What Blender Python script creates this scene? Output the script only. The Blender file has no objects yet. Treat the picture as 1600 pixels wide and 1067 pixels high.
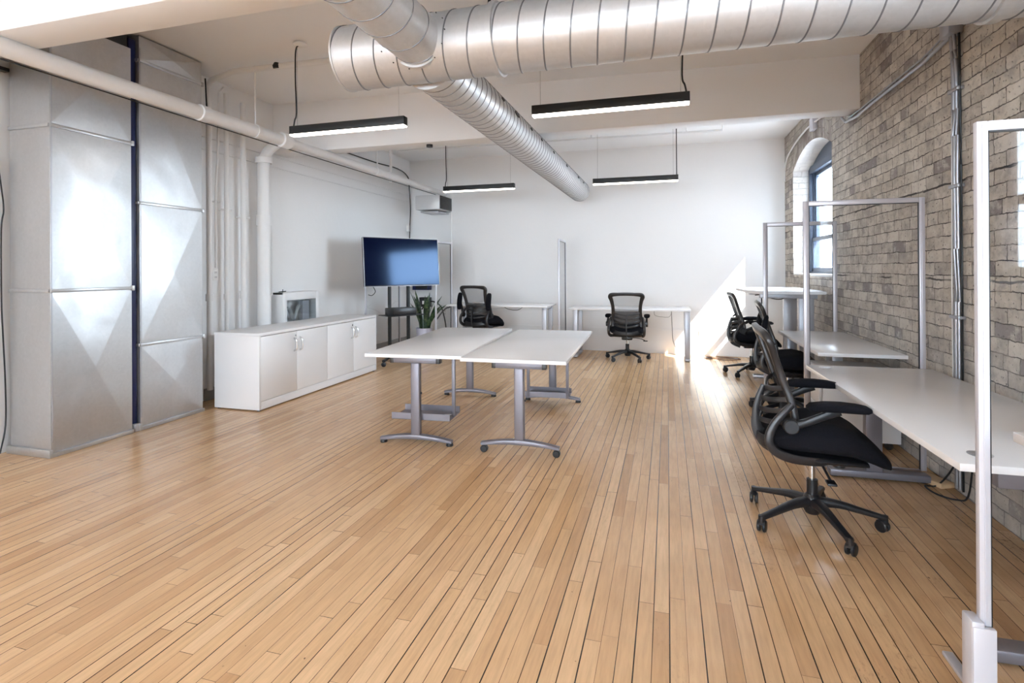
import bpy, bmesh, math, random
from mathutils import Vector, Matrix, Euler
random.seed(7)
R = math.radians
SC = bpy.context.scene
COL = SC.collection

# ------------------------------------------------------------------ camera
def make_camera():
    th, ph, ro, f, cy = 0.28123, 0.0017215, -0.0057682, 840.546, 418.88
    c, s = math.cos, math.sin
    Rz = Matrix(((c(th), s(th), 0), (-s(th), c(th), 0), (0, 0, 1)))
    B = Matrix(((1, 0, 0), (0, 0, -1), (0, 1, 0)))
    P = Matrix(((1, 0, 0), (0, c(ph), s(ph)), (0, -s(ph), c(ph))))
    Q = Matrix(((c(ro), -s(ro), 0), (s(ro), c(ro), 0), (0, 0, 1)))
    M = Q @ P @ B @ Rz
    cam = bpy.data.cameras.new('camera')
    cam.sensor_width = 36
    cam.lens = f / 1600 * 36
    cam.shift_y = -(533.5 - cy) / 1600
    cam.clip_start = 0.05
    cam.clip_end = 400
    o = bpy.data.objects.new('camera', cam)
    COL.objects.link(o)
    m = Matrix((M[0], -M[1], -M[2])).transposed().to_4x4()
    m.translation = (0, 0, 1.3)
    o.matrix_world = m
    SC.camera = o
make_camera()

# ------------------------------------------------------------------ exposure, sky, sun
SC.view_settings.view_transform = 'Standard'
SC.view_settings.look = 'None'
SC.view_settings.gamma = 1
SC.view_settings.exposure = 0.6
SC.view_settings.use_curve_mapping = False
SC.cycles.use_denoising = True
SC.cycles.max_bounces = 14
SC.cycles.diffuse_bounces = 8
SC.cycles.glossy_bounces = 6
SC.cycles.transparent_max_bounces = 24
SC.cycles.sample_clamp_indirect = 6
SC.cycles.caustics_reflective = False
SC.cycles.caustics_refractive = False

w = bpy.data.worlds.new('sky')
SC.world = w
w.use_nodes = True
nt = w.node_tree
nt.nodes.clear()
wo = nt.nodes.new('ShaderNodeOutputWorld')
bg = nt.nodes.new('ShaderNodeBackground')
tc = nt.nodes.new('ShaderNodeTexCoord')
sp = nt.nodes.new('ShaderNodeSeparateXYZ')
rp = nt.nodes.new('ShaderNodeValToRGB')
rp.color_ramp.elements[0].position = 0.0
rp.color_ramp.elements[0].color = (0.78, 0.89, 1, 1)
rp.color_ramp.elements[1].position = 0.8
rp.color_ramp.elements[1].color = (0.72, 0.84, 1, 1)
nt.links.new(tc.outputs['Generated'], sp.inputs[0])
nt.links.new(sp.outputs[2], rp.inputs[0])
nt.links.new(rp.outputs[0], bg.inputs[0])
bg.inputs[1].default_value = 22.0
nt.links.new(bg.outputs[0], wo.inputs[0])

sun = bpy.data.lights.new('sun', 'SUN')
sun.energy = 22
sun.angle = R(0.6)
sun.color = (1, 0.96, 0.9)
so = bpy.data.objects.new('sun', sun)
COL.objects.link(so)
so.location = (8, -2, 10)
so.rotation_euler = Vector((-0.96, 1.0, -1.24)).to_track_quat('-Z', 'Y').to_euler()

def portal(name, loc, rot, sx, sz):
    l = bpy.data.lights.new(name, 'AREA')
    l.shape = 'RECTANGLE'
    l.size = sx
    l.size_y = sz
    l.cycles.is_portal = True
    o = bpy.data.objects.new(name, l)
    COL.objects.link(o)
    o.location = loc
    o.rotation_euler = rot
# windows of the brick wall: (y0, y1); unseen rear wall windows added as frontal fill: (x0, x1)
BRICK_WINDOWS = [(6.15, 7.90), (-0.15, 1.60), (-4.2, -2.45)]
REAR_FILL_WINDOWS = [(-4.2, -1.7), (-1.2, 1.3)]
for a, b in BRICK_WINDOWS:
    portal('window_daylight', (1.90, (a + b) / 2, 1.98), (0, R(90), 0), 1.56, b - a)
for a, b in REAR_FILL_WINDOWS:
    portal('window_daylight', ((a + b) / 2, -5.75, 1.8), (R(90), 0, R(0)), b - a, 1.8)

# ------------------------------------------------------------------ materials
MATS = {}
def newmat(name):
    m = bpy.data.materials.new(name)
    m.use_nodes = True
    MATS[name] = m
    t = m.node_tree
    return m, t, t.nodes['Principled BSDF'], t.nodes['Material Output']
def N(t, typ, **kw):
    n = t.nodes.new(typ)
    for k, v in kw.items():
        setattr(n, k, v)
    return n
def math_n(t, op, a, b=None, c=None):
    n = t.nodes.new('ShaderNodeMath')
    n.operation = op
    for i, v in enumerate((a, b, c)):
        if v is None: continue
        if isinstance(v, (int, float)): n.inputs[i].default_value = v
        else: t.links.new(v, n.inputs[i])
    return n.outputs[0]
def mixc(t, fac, a, b, mode='MIX'):
    n = t.nodes.new('ShaderNodeMix')
    n.data_type = 'RGBA'
    n.blend_type = mode
    if isinstance(fac, (int, float)): n.inputs[0].default_value = fac
    else: t.links.new(fac, n.inputs[0])
    for i, v in ((6, a), (7, b)):
        if isinstance(v, tuple): n.inputs[i].default_value = (*v, 1) if len(v) == 3 else v
        else: t.links.new(v, n.inputs[i])
    return n.outputs[2]
def noise(t, vec, scale, detail=3, rough=0.5, dim='3D'):
    n = t.nodes.new('ShaderNodeTexNoise')
    n.noise_dimensions = dim
    n.inputs['Scale'].default_value = scale
    n.inputs['Detail'].default_value = detail
    n.inputs['Roughness'].default_value = rough
    if vec is not None: t.links.new(vec, n.inputs['Vector'])
    return n.outputs[0]
def ramp(t, fac, stops):
    n = t.nodes.new('ShaderNodeValToRGB')
    e = n.color_ramp.elements
    while len(e) < len(stops): e.new(0.5)
    for i, (p, c) in enumerate(stops):
        e[i].position = p
        e[i].color = (*c, 1) if isinstance(c, tuple) else (c, c, c, 1)
    t.links.new(fac, n.inputs[0])
    return n.outputs[0]
def bump(t, h, strength, dist, bs):
    n = t.nodes.new('ShaderNodeBump')
    n.inputs['Strength'].default_value = strength
    n.inputs['Distance'].default_value = dist
    t.links.new(h, n.inputs['Height'])
    t.links.new(n.outputs[0], bs.inputs['Normal'])
def simple(name, col, rough=0.5, metal=0.0, var=0.03, vscale=6, bumpd=0.0, bscale=80, spec=0.5, coat=0):
    m, t, bs, out = newmat(name)
    tc = N(t, 'ShaderNodeTexCoord')
    nz = noise(t, tc.outputs['Object'], vscale, 3)
    c2 = tuple(max(0, c * (1 - var * 2)) for c in col)
    t.links.new(mixc(t, nz, col, c2), bs.inputs['Base Color'])
    bs.inputs['Roughness'].default_value = rough
    bs.inputs['Metallic'].default_value = metal
    bs.inputs['Specular IOR Level'].default_value = spec
    bs.inputs['Coat Weight'].default_value = coat
    if bumpd:
        bump(t, noise(t, tc.outputs['Object'], bscale, 4), 0.5, bumpd, bs)
    return m
simple('plaster', (0.84, 0.84, 0.84), 0.6, var=0.02, vscale=1.2, bumpd=0.004, bscale=9)
simple('ceiling_paint', (0.86, 0.86, 0.865), 0.7, var=0.02, vscale=1.0, bumpd=0.003, bscale=7)
simple('pipe_paint', (0.80, 0.80, 0.80), 0.4, var=0.02, vscale=5, bumpd=0.002, bscale=40)
simple('trim_paint', (0.74, 0.74, 0.74), 0.5)
simple('dark_base', (0.03, 0.03, 0.035), 0.6)
simple('grey_base', (0.33, 0.33, 0.33), 0.6)
simple('laminate', (0.83, 0.82, 0.82), 0.22, var=0.01)
simple('laminate_edge', (0.76, 0.73, 0.72), 0.4, var=0.01)
simple('cabinet_white', (0.80, 0.80, 0.81), 0.35, var=0.01)
simple('gap_dark', (0.10, 0.10, 0.11), 0.7)
simple('grey_steel', (0.22, 0.208, 0.235), 0.38, metal=0.35, var=0.03)
simple('light_steel', (0.46, 0.46, 0.49), 0.38, metal=0.4, var=0.03)
simple('screen_frame', (0.50, 0.47, 0.49), 0.35, metal=0.35)
simple('screen_frame_white', (0.64, 0.64, 0.69), 0.3, metal=0.1)
simple('black_plastic', (0.012, 0.012, 0.014), 0.38)
simple('frame_plastic', (0.020, 0.018, 0.019), 0.36, spec=0.6)
simple('black_fabric', (0.006, 0.006, 0.009), 0.95, bumpd=0.002, bscale=400, spec=0.2)
simple('rubber', (0.01, 0.01, 0.01), 0.7)
simple('chrome', (0.75, 0.75, 0.76), 0.15, metal=1)
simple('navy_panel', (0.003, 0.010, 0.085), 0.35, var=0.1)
simple('black_paint', (0.01, 0.01, 0.01), 0.5)
simple('pot_white', (0.66, 0.66, 0.78), 0.3)
simple('soil', (0.03, 0.02, 0.015), 0.9)
simple('window_paint', (0.075, 0.105, 0.16), 0.4, var=0.1)
simple('conduit', (0.42, 0.42, 0.45), 0.35, metal=0.8, var=0.1)
simple('cable_black', (0.01, 0.01, 0.011), 0.5)
simple('cable_brown', (0.10, 0.05, 0.03), 0.6)
simple('cable_grey', (0.35, 0.35, 0.35), 0.5)
simple('plate_white', (0.82, 0.82, 0.81), 0.35)
simple('heater_metal', (0.60, 0.60, 0.60), 0.4, metal=0.3)
simple('wood_scrap', (0.62, 0.42, 0.24), 0.6, bumpd=0.003)
simple('masonry_far', (0.55, 0.50, 0.46), 0.8, var=0.15, vscale=2)
simple('far_glass', (0.08, 0.10, 0.14), 0.1)
simple('far_ground', (0.55, 0.56, 0.58), 0.9)

def emit(name, col, s):
    m, t, bs, out = newmat(name)
    e = N(t, 'ShaderNodeEmission')
    e.inputs[0].default_value = (*col, 1)
    e.inputs[1].default_value = s
    t.links.new(e.outputs[0], out.inputs[0])
emit('lamp_diffuser', (1, 0.90, 0.80), 9)

def pane(name, tint, refl, ior=1.5):
    m, t, bs, out = newmat(name)
    tr = N(t, 'ShaderNodeBsdfTransparent')
    tr.inputs[0].default_value = (*tint, 1)
    gl = N(t, 'ShaderNodeBsdfGlossy')
    gl.inputs['Roughness'].default_value = 0.02
    fr = N(t, 'ShaderNodeFresnel')
    ge = N(t, 'ShaderNodeNewGeometry')   # a sheet reflects alike from both of its faces
    t.links.new(math_n(t, 'MULTIPLY_ADD', ge.outputs['Backfacing'], 1 / ior - ior, ior), fr.inputs[0])
    f2 = math_n(t, 'MULTIPLY', fr.outputs[0], refl)
    mx = N(t, 'ShaderNodeMixShader')
    t.links.new(f2, mx.inputs[0])
    t.links.new(tr.outputs[0], mx.inputs[1])
    t.links.new(gl.outputs[0], mx.inputs[2])
    t.links.new(mx.outputs[0], out.inputs[0])
pane('acrylic', (0.98, 0.985, 0.99), 0.6)
pane('window_glass', (0.95, 0.97, 0.98), 1.0)

def mesh_mat(name, opac):
    m, t, bs, out = newmat(name)
    tr = N(t, 'ShaderNodeBsdfTransparent')
    bs.inputs['Base Color'].default_value = (0.008, 0.008, 0.012, 1)
    bs.inputs['Roughness'].default_value = 0.7
    tc = N(t, 'ShaderNodeTexCoord')
    wv = N(t, 'ShaderNodeTexWave')
    wv.bands_direction = 'Z'
    wv.inputs['Scale'].default_value = 60
    t.links.new(tc.outputs['Object'], wv.inputs['Vector'])
    # a woven sheet covers more of what lies behind it the more slanting the view through it
    ge = N(t, 'ShaderNodeNewGeometry')
    dt = N(t, 'ShaderNodeVectorMath', operation='DOT_PRODUCT')
    t.links.new(ge.outputs['Incoming'], dt.inputs[0]); t.links.new(ge.outputs['Normal'], dt.inputs[1])
    cs_ = math_n(t, 'MAXIMUM', math_n(t, 'ABSOLUTE', dt.outputs['Value']), 0.12)
    f = math_n(t, 'MULTIPLY_ADD', wv.outputs['Fac'], 0.08, opac - 0.04)
    f = math_n(t, 'SUBTRACT', 1.0, math_n(t, 'POWER', math_n(t, 'SUBTRACT', 1.0, f), math_n(t, 'DIVIDE', 1.0, cs_)))
    mx = N(t, 'ShaderNodeMixShader')
    t.links.new(f, mx.inputs[0])
    t.links.new(tr.outputs[0], mx.inputs[1])
    t.links.new(bs.outputs[0], mx.inputs[2])
    t.links.new(mx.outputs[0], out.inputs[0])
mesh_mat('chair_mesh', 0.16)
mesh_mat('chair_mesh_dense', 0.5)

def galvanised(name, base, rough, streak, metal=0.85):
    m, t, bs, out = newmat(name)
    tc = N(t, 'ShaderNodeTexCoord')
    mp = N(t, 'ShaderNodeMapping')
    mp.inputs['Scale'].default_value = streak
    t.links.new(tc.outputs['Object'], mp.inputs[0])
    n1 = noise(t, mp.outputs[0], 6, 5, 0.6)
    vo = N(t, 'ShaderNodeTexVoronoi')
    vo.inputs['Scale'].default_value = 55
    t.links.new(tc.outputs['Object'], vo.inputs['Vector'])
    spn = ramp(t, vo.outputs['Color'], [(0, base * 0.92), (1, base * 1.05)])
    c = mixc(t, n1, (base, base, base * 1.01), (base * 0.82, base * 0.82, base * 0.83))
    t.links.new(mixc(t, 0.5, c, spn), bs.inputs['Base Color'])
    bs.inputs['Metallic'].default_value = metal
    t.links.new(ramp(t, n1, [(0.2, rough * 0.75), (0.8, rough * 1.3)]), bs.inputs['Roughness'])
    n2 = noise(t, tc.outputs['Object'], 3.0, 2)
    bump(t, n2, 0.35, 0.02, bs)
galvanised('galvanised', 0.58, 0.36, (1, 1, 0.12))
galvanised('galvanised_duct', 0.60, 0.42, (0.15, 6, 6), 0.6)
galvanised('galvanised_branch', 0.66, 0.42, (6, 0.15, 6), 0.5)
simple('seam_metal', (0.22, 0.22, 0.23), 0.5, metal=0.6)

def floor_material():
    m, t, bs, out = newmat('maple_strip_floor')
    tc = N(t, 'ShaderNodeTexCoord')
    sp = N(t, 'ShaderNodeSeparateXYZ')
    t.links.new(tc.outputs['Object'], sp.inputs[0])
    X, Y = sp.outputs[0], sp.outputs[1]
    W = 0.0575
    u = math_n(t, 'DIVIDE', X, W)
    row = math_n(t, 'FLOOR', u)
    fx = math_n(t, 'FRACT', u)
    def wn(v, off):
        n = N(t, 'ShaderNodeTexWhiteNoise', noise_dimensions='1D')
        t.links.new(math_n(t, 'ADD', v, off), n.inputs['W'])
        return n.outputs['Value']
    r1, r2 = wn(row, 0.37), wn(row, 19.7)
    L = math_n(t, 'MULTIPLY_ADD', r1, 0.75, 0.55)
    v = math_n(t, 'ADD', math_n(t, 'DIVIDE', Y, L), math_n(t, 'MULTIPLY', r2, 9.0))
    brd = math_n(t, 'FLOOR', v)
    fy = math_n(t, 'FRACT', v)
    idn = N(t, 'ShaderNodeCombineXYZ')
    t.links.new(row, idn.inputs[0]); t.links.new(brd, idn.inputs[1])
    wn2 = N(t, 'ShaderNodeTexWhiteNoise', noise_dimensions='2D')
    t.links.new(idn.outputs[0], wn2.inputs['Vector'])
    rb = wn2.outputs['Value']
    # distance to the board edges in metres
    dx = math_n(t, 'MULTIPLY', math_n(t, 'MINIMUM', fx, math_n(t, 'SUBTRACT', 1.0, fx)), W)
    dy = math_n(t, 'MULTIPLY', math_n(t, 'MULTIPLY', math_n(t, 'MINIMUM', fy, math_n(t, 'SUBTRACT', 1.0, fy)), L), 1.0)
    # gap half width, different for every seam and slowly changing along it
    seam = math_n(t, 'FLOOR', math_n(t, 'ADD', u, 0.5))
    rs = wn(seam, 4.1)
    cv = N(t, 'ShaderNodeCombineXYZ')
    t.links.new(seam, cv.inputs[0]); t.links.new(math_n(t, 'MULTIPLY', Y, 0.9), cv.inputs[1])
    ns = noise(t, cv.outputs[0], 1.0, 1)
    gw = math_n(t, 'MULTIPLY', math_n(t, 'POWER', math_n(t, 'MULTIPLY', rs, ns), 2.2), 0.014)
    gw = math_n(t, 'MINIMUM', math_n(t, 'ADD', gw, 0.00065), 0.0022)
    gx = math_n(t, 'LESS_THAN', dx, gw)
    gy = math_n(t, 'LESS_THAN', dy, math_n(t, 'MULTIPLY', rb, 0.0017))
    gap = math_n(t, 'MAXIMUM', gx, gy)
    # colours
    base = ramp(t, rb, [(0.0, (0.58, 0.345, 0.175)), (0.12, (0.67, 0.42, 0.225)), (0.5, (0.72, 0.465, 0.255)), (0.88, (0.76, 0.50, 0.285)), (1.0, (0.79, 0.535, 0.31))])
    mg = N(t, 'ShaderNodeMapping')
    mg.inputs['Scale'].default_value = (22, 1.6, 1)
    t.links.new(tc.outputs['Object'], mg.inputs[0])
    of = N(t, 'ShaderNodeVectorMath', operation='ADD')
    t.links.new(mg.outputs[0], of.inputs[0]); t.links.new(idn.outputs[0], of.inputs[1])
    grain = noise(t, of.outputs[0], 3, 5, 0.65)
    gr = ramp(t, grain, [(0.28, 0.70), (0.6, 1.03)])
    c = mixc(t, 0.55, base, gr, 'MULTIPLY')
    # broad wear and dirt, heavier toward the desks on the brick side
    big = noise(t, tc.outputs['Object'], 0.8, 4, 0.6)
    mr = N(t, 'ShaderNodeMapRange')
    mr.inputs[1].default_value = -0.6; mr.inputs[2].default_value = 1.5
    t.links.new(X, mr.inputs[0])
    dirt = math_n(t, 'MULTIPLY', ramp(t, big, [(0.42, 0.0), (0.68, 1.0)]), math_n(t, 'MULTIPLY_ADD', mr.outputs[0], 0.72, 0.14))
    c = mixc(t, dirt, c, (0.33, 0.18, 0.075))
    ms = N(t, 'ShaderNodeMapping')
    ms.inputs['Scale'].default_value = (70, 2.2, 1)
    t.links.new(tc.outputs['Object'], ms.inputs[0])
    scr = noise(t, ms.outputs[0], 1.6, 6, 0.75)
    sel = noise(t, tc.outputs['Object'], 1.7, 2)
    sf = math_n(t, 'MULTIPLY', ramp(t, scr, [(0.58, 0.0), (0.67, 1.0)]), math_n(t, 'MULTIPLY', ramp(t, sel, [(0.50, 0.0), (0.66, 0.8)]), math_n(t, 'MULTIPLY_ADD', mr.outputs[0], 0.7, 0.3)))
    c = mixc(t, sf, c, (0.17, 0.09, 0.045))
    # fine pitted scuffs running with the boards
    mf = N(t, 'ShaderNodeMapping'); mf.inputs['Scale'].default_value = (1, 0.28, 1)
    t.links.new(tc.outputs['Object'], mf.inputs[0])
    fine = noise(t, mf.outputs[0], 95, 4, 0.8)
    zone = noise(t, mf.outputs[0], 3.1, 3, 0.6)
    ff = math_n(t, 'MULTIPLY', ramp(t, fine, [(0.54, 0.0), (0.62, 0.85)]), math_n(t, 'MULTIPLY', ramp(t, zone, [(0.52, 0.0), (0.66, 1.0)]), math_n(t, 'MULTIPLY_ADD', mr.outputs[0], 0.8, 0.15)))
    c = mixc(t, ff, c, (0.13, 0.07, 0.035))
    sp2 = noise(t, tc.outputs['Object'], 38, 1)
    c = mixc(t, ramp(t, sp2, [(0.80, 0.0), (0.83, 0.8)]), c, (0.06, 0.04, 0.025))
    gdark = ramp(t, ns, [(0.35, (0.15, 0.08, 0.04)), (0.6, (0.025, 0.015, 0.010))])
    c = mixc(t, gap, c, gdark)
    t.links.new(c, bs.inputs['Base Color'])
    rr = math_n(t, 'ADD', ramp(t, big, [(0.3, 0.175), (0.7, 0.235)]), math_n(t, 'MULTIPLY', rb, 0.03))
    t.links.new(rr, bs.inputs['Roughness'])
    bs.inputs['Specular IOR Level'].default_value = 0.45
    h = math_n(t, 'SUBTRACT', math_n(t, 'MULTIPLY_ADD', rb, 0.35, math_n(t, 'MULTIPLY', big, 0.6)), math_n(t, 'MULTIPLY', gap, 1.2))
    bump(t, h, 0.25, 0.004, bs)
floor_material()

def brick_material(name, tint):
    m, t, bs, out = newmat(name)
    tc = N(t, 'ShaderNodeTexCoord')
    nv = N(t, 'ShaderNodeTexNoise')
    nv.inputs['Scale'].default_value = 5.0; nv.inputs['Detail'].default_value = 4
    nv.inputs['Roughness'].default_value = 0.6
    t.links.new(tc.outputs['UV'], nv.inputs['Vector'])
    sb = N(t, 'ShaderNodeVectorMath', operation='SUBTRACT'); sb.inputs[1].default_value = (0.5, 0.5, 0.5)
    t.links.new(nv.outputs['Color'], sb.inputs[0])
    sc = N(t, 'ShaderNodeVectorMath', operation='SCALE'); sc.inputs[3].default_value = 0.026
    t.links.new(sb.outputs[0], sc.inputs[0])
    n9 = N(t, 'ShaderNodeTexNoise'); n9.inputs['Scale'].default_value = 32; n9.inputs['Detail'].default_value = 4
    t.links.new(tc.outputs['UV'], n9.inputs['Vector'])
    s9 = N(t, 'ShaderNodeVectorMath', operation='SUBTRACT'); s9.inputs[1].default_value = (0.5, 0.5, 0.5)
    t.links.new(n9.outputs['Color'], s9.inputs[0])
    c9 = N(t, 'ShaderNodeVectorMath', operation='SCALE'); c9.inputs[3].default_value = 0.014
    t.links.new(s9.outputs[0], c9.inputs[0])
    ad = N(t, 'ShaderNodeVectorMath', operation='ADD')
    t.links.new(tc.outputs['UV'], ad.inputs[0]); t.links.new(sc.outputs[0], ad.inputs[1])
    ad2 = N(t, 'ShaderNodeVectorMath', operation='ADD')
    t.links.new(ad.outputs[0], ad2.inputs[0]); t.links.new(c9.outputs[0], ad2.inputs[1])
    br = N(t, 'ShaderNodeTexBrick')
    br.offset = 0.5; br.offset_frequency = 2; br.squash = 0.62; br.squash_frequency = 5
    br.inputs['Color1'].default_value = (0, 0, 0, 1); br.inputs['Color2'].default_value = (1, 1, 1, 1)
    br.inputs['Mortar'].default_value = (0.5, 0.5, 0.5, 1)
    br.inputs['Scale'].default_value = 1.0
    br.inputs['Brick Width'].default_value = 0.215
    br.inputs['Row Height'].default_value = 0.078
    br.inputs['Mortar Size'].default_value = 0.0034
    br.inputs['Mortar Smooth'].default_value = 0.35
    br.inputs['Bias'].default_value = 0.0
    t.links.new(ad2.outputs[0], br.inputs['Vector'])
    fac = br.outputs['Fac']
    rnd = N(t, 'ShaderNodeSeparateColor'); t.links.new(br.outputs['Color'], rnd.inputs[0])
    rv = rnd.outputs[0]
    col = ramp(t, rv, [(0.0, (0.22, 0.195, 0.185)), (0.05, (0.28, 0.245, 0.225)), (0.11, (0.42, 0.375, 0.325)), (0.45, (0.50, 0.45, 0.38)), (0.8, (0.56, 0.51, 0.44)), (1.0, (0.63, 0.58, 0.51))])
    spl = noise(t, tc.outputs['UV'], 9, 6, 0.7)
    col = mixc(t, ramp(t, spl, [(0.32, 0.75), (0.50, 0.0)]), col, (0.22, 0.19, 0.18))
    col = mixc(t, ramp(t, spl, [(0.52, 0.0), (0.66, 0.7)]), col, (0.68, 0.635, 0.57))
    # pits and chips
    pit = noise(t, tc.outputs['UV'], 48, 3, 0.6)
    pf = ramp(t, pit, [(0.31, 1.0), (0.37, 0.0)])
    col = mixc(t, pf, col, (0.10, 0.085, 0.08))
    # mortar: mostly the colour of the paint, in places raked out and dark
    mk = noise(t, tc.outputs['UV'], 6.5, 3, 0.7)
    mort = ramp(t, mk, [(0.40, (0.035, 0.028, 0.025)), (0.50, (0.13, 0.11, 0.095)), (0.62, (0.36, 0.32, 0.275))])
    col = mixc(t, fac, col, mort)
    spz = N(t, 'ShaderNodeSeparateXYZ'); t.links.new(tc.outputs['UV'], spz.inputs[0])
    # two long cracked courses
    wob = math_n(t, 'MULTIPLY_ADD', noise(t, tc.outputs['UV'], 4.0, 4), 0.05, -0.025)
    for zc in (1.222, 1.792):
        dd = math_n(t, 'ABSOLUTE', math_n(t, 'ADD', math_n(t, 'SUBTRACT', spz.outputs[1], zc), wob))
        crk = math_n(t, 'MULTIPLY', math_n(t, 'LESS_THAN', dd, 0.006), ramp(t, noise(t, tc.outputs['UV'], 2.2, 2), [(0.40, 0.0), (0.50, 0.9)]))
        col = mixc(t, crk, col, (0.03, 0.025, 0.022))
    # darker and redder high up, in blotches
    hi = N(t, 'ShaderNodeMapRange'); hi.inputs[1].default_value = 2.35; hi.inputs[2].default_value = 3.2
    t.links.new(spz.outputs[1], hi.inputs[0])
    blot = noise(t, tc.outputs['UV'], 3.0, 3)
    sfac = math_n(t, 'MULTIPLY', hi.outputs[0], ramp(t, blot, [(0.4, 0.1), (0.65, 0.8)]))
    col = mixc(t, sfac, col, (0.17, 0.125, 0.11))
    lo = N(t, 'ShaderNodeMapRange'); lo.inputs[1].default_value = 1.3; lo.inputs[2].default_value = 0.1
    t.links.new(spz.outputs[1], lo.inputs[0])
    col = mixc(t, math_n(t, 'MULTIPLY', lo.outputs[0], 0.6), col, mixc(t, 0.5, col, (0.55, 0.56, 0.57)))
    col = mixc(t, tint[3], col, tint[:3])
    t.links.new(col, bs.inputs['Base Color'])
    bs.inputs['Roughness'].default_value = 0.75
    h = math_n(t, 'SUBTRACT', math_n(t, 'MULTIPLY_ADD', spl, 0.5, math_n(t, 'MULTIPLY', rv, 0.3)), math_n(t, 'MULTIPLY', fac, 1.3))
    h = math_n(t, 'SUBTRACT', h, math_n(t, 'MULTIPLY', pf, 0.4))
    bump(t, h, 0.8, 0.009, bs)
brick_material('brick', (0.5, 0.5, 0.5, 0.0))
brick_material('brick_painted', (0.72, 0.71, 0.70, 0.6))

def leaf_material():
    m, t, bs, out = newmat('snake_leaf')
    tc = N(t, 'ShaderNodeTexCoord')
    n = noise(t, tc.outputs['Object'], 22, 4)
    t.links.new(ramp(t, n, [(0.35, (0.012, 0.03, 0.014)), (0.55, (0.04, 0.09, 0.035)), (0.7, (0.16, 0.20, 0.09))]), bs.inputs['Base Color'])
    bs.inputs['Roughness'].default_value = 0.4
leaf_material()
def tv_material():
    m, t, bs, out = newmat('tv_glass')
    bs.inputs['Base Color'].default_value = (0.002, 0.004, 0.02, 1)
    bs.inputs['Roughness'].default_value = 0.10
    bs.inputs['IOR'].default_value = 1.36
    bs.inputs['Specular Tint'].default_value = (0.40, 0.62, 1, 1)
tv_material()

# ------------------------------------------------------------------ mesh helpers
def V(*a): return Vector(a)
def bx(bm, x0, x1, y0, y1, z0, z1, bev=0.0, seg=2, mi=0, M=None):
    t = bmesh.new()
    bmesh.ops.create_cube(t, size=1)
    for v in t.verts:
        v.co = Vector(((x0 + x1) / 2 + v.co.x * (x1 - x0), (y0 + y1) / 2 + v.co.y * (y1 - y0), (z0 + z1) / 2 + v.co.z * (z1 - z0)))
    if bev:
        bmesh.ops.bevel(t, geom=list(t.edges), offset=bev, segments=seg, affect='EDGES', profile=0.5)
    join(bm, t, mi, M)
def join(bm, t, mi=0, M=None):
    mp = {}
    for v in t.verts:
        mp[v] = bm.verts.new(M @ v.co if M else v.co)
    for f in t.faces:
        try:
            nf = bm.faces.new([mp[v] for v in f.verts]); nf.material_index = mi if mi else f.material_index
            nf.smooth = True
        except ValueError: pass
    t.free()
def grid(bm, rows, closed=False, cap=False, mi=0):
    """rows: list of rings (lists of Vectors)"""
    vs = [[bm.verts.new(p) for p in r] for r in rows]
    n = len(rows[0])
    for i in range(len(vs) - 1):
        for j in range(n if closed else n - 1):
            k = (j + 1) % n
            f = bm.faces.new((vs[i][j], vs[i][k], vs[i + 1][k], vs[i + 1][j]))
            f.smooth = True; f.material_index = mi
    if cap:
        for r, rev in ((vs[0], True), (vs[-1], False)):
            f = bm.faces.new(list(reversed(r)) if rev else r)
            f.material_index = mi
    return vs
def catmull(pts, n=6):
    pts = [Vector(p) for p in pts]
    if len(pts) < 3: return pts
    out = []
    P = [pts[0] * 2 - pts[1]] + pts + [pts[-1] * 2 - pts[-2]]
    for i in range(1, len(P) - 2):
        for k in range(n):
            t = k / n
            a, b, c, d = P[i - 1], P[i], P[i + 1], P[i + 2]
            out.append(0.5 * ((2 * b) + (c - a) * t + (2 * a - 5 * b + 4 * c - d) * t * t + (3 * b - a - 3 * c + d) * t ** 3))
    out.append(pts[-1])
    return out
def sweep(bm, pts, rx, rz=None, up=(0, 0, 1), n=10, smooth=0, sq=2.0, mi=0):
    """tube along pts; rx, rz numbers or per-point lists (half sizes along side / normal)"""
    pts = [Vector(p) for p in pts]
    if rz is None: rz = rx
    m0 = len(pts)
    def lst(r): return list(r) if isinstance(r, (list, tuple)) else [r] * m0
    rx, rz = lst(rx), lst(rz)
    if smooth:
        k = smooth
        def interp(r):
            o = []
            for i in range(m0 - 1):
                for j in range(k): o.append(r[i] + (r[i + 1] - r[i]) * j / k)
            return o + [r[-1]]
        if m0 > 2: rx, rz, pts = interp(rx), interp(rz), catmull(pts, k)
    up = Vector(up).normalized()
    rows = []
    side_prev = None
    for i, p in enumerate(pts):
        t = (pts[min(i + 1, len(pts) - 1)] - pts[max(i - 1, 0)]).normalized()
        s = t.cross(up)
        if s.length < 1e-3:
            s = side_prev if side_prev else t.cross(Vector((1, 0, 0.01)))
        s.normalize()
        if side_prev and s.dot(side_prev) < 0 and len(pts) > 3 and abs(t.dot(up)) > 0.9: s = -s
        side_prev = s
        nn = s.cross(t).normalized()
        ring = []
        for j in range(n):
            a = 2 * math.pi * (j + 0.5) / n
            ca, sa = math.cos(a), math.sin(a)
            e = 2.0 / sq
            x = math.copysign(abs(ca) ** e, ca); y = math.copysign(abs(sa) ** e, sa)
            ring.append(p + s * x * rx[i] + nn * y * rz[i])
        rows.append(ring)
    grid(bm, rows, closed=True, cap=True, mi=mi)
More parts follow.
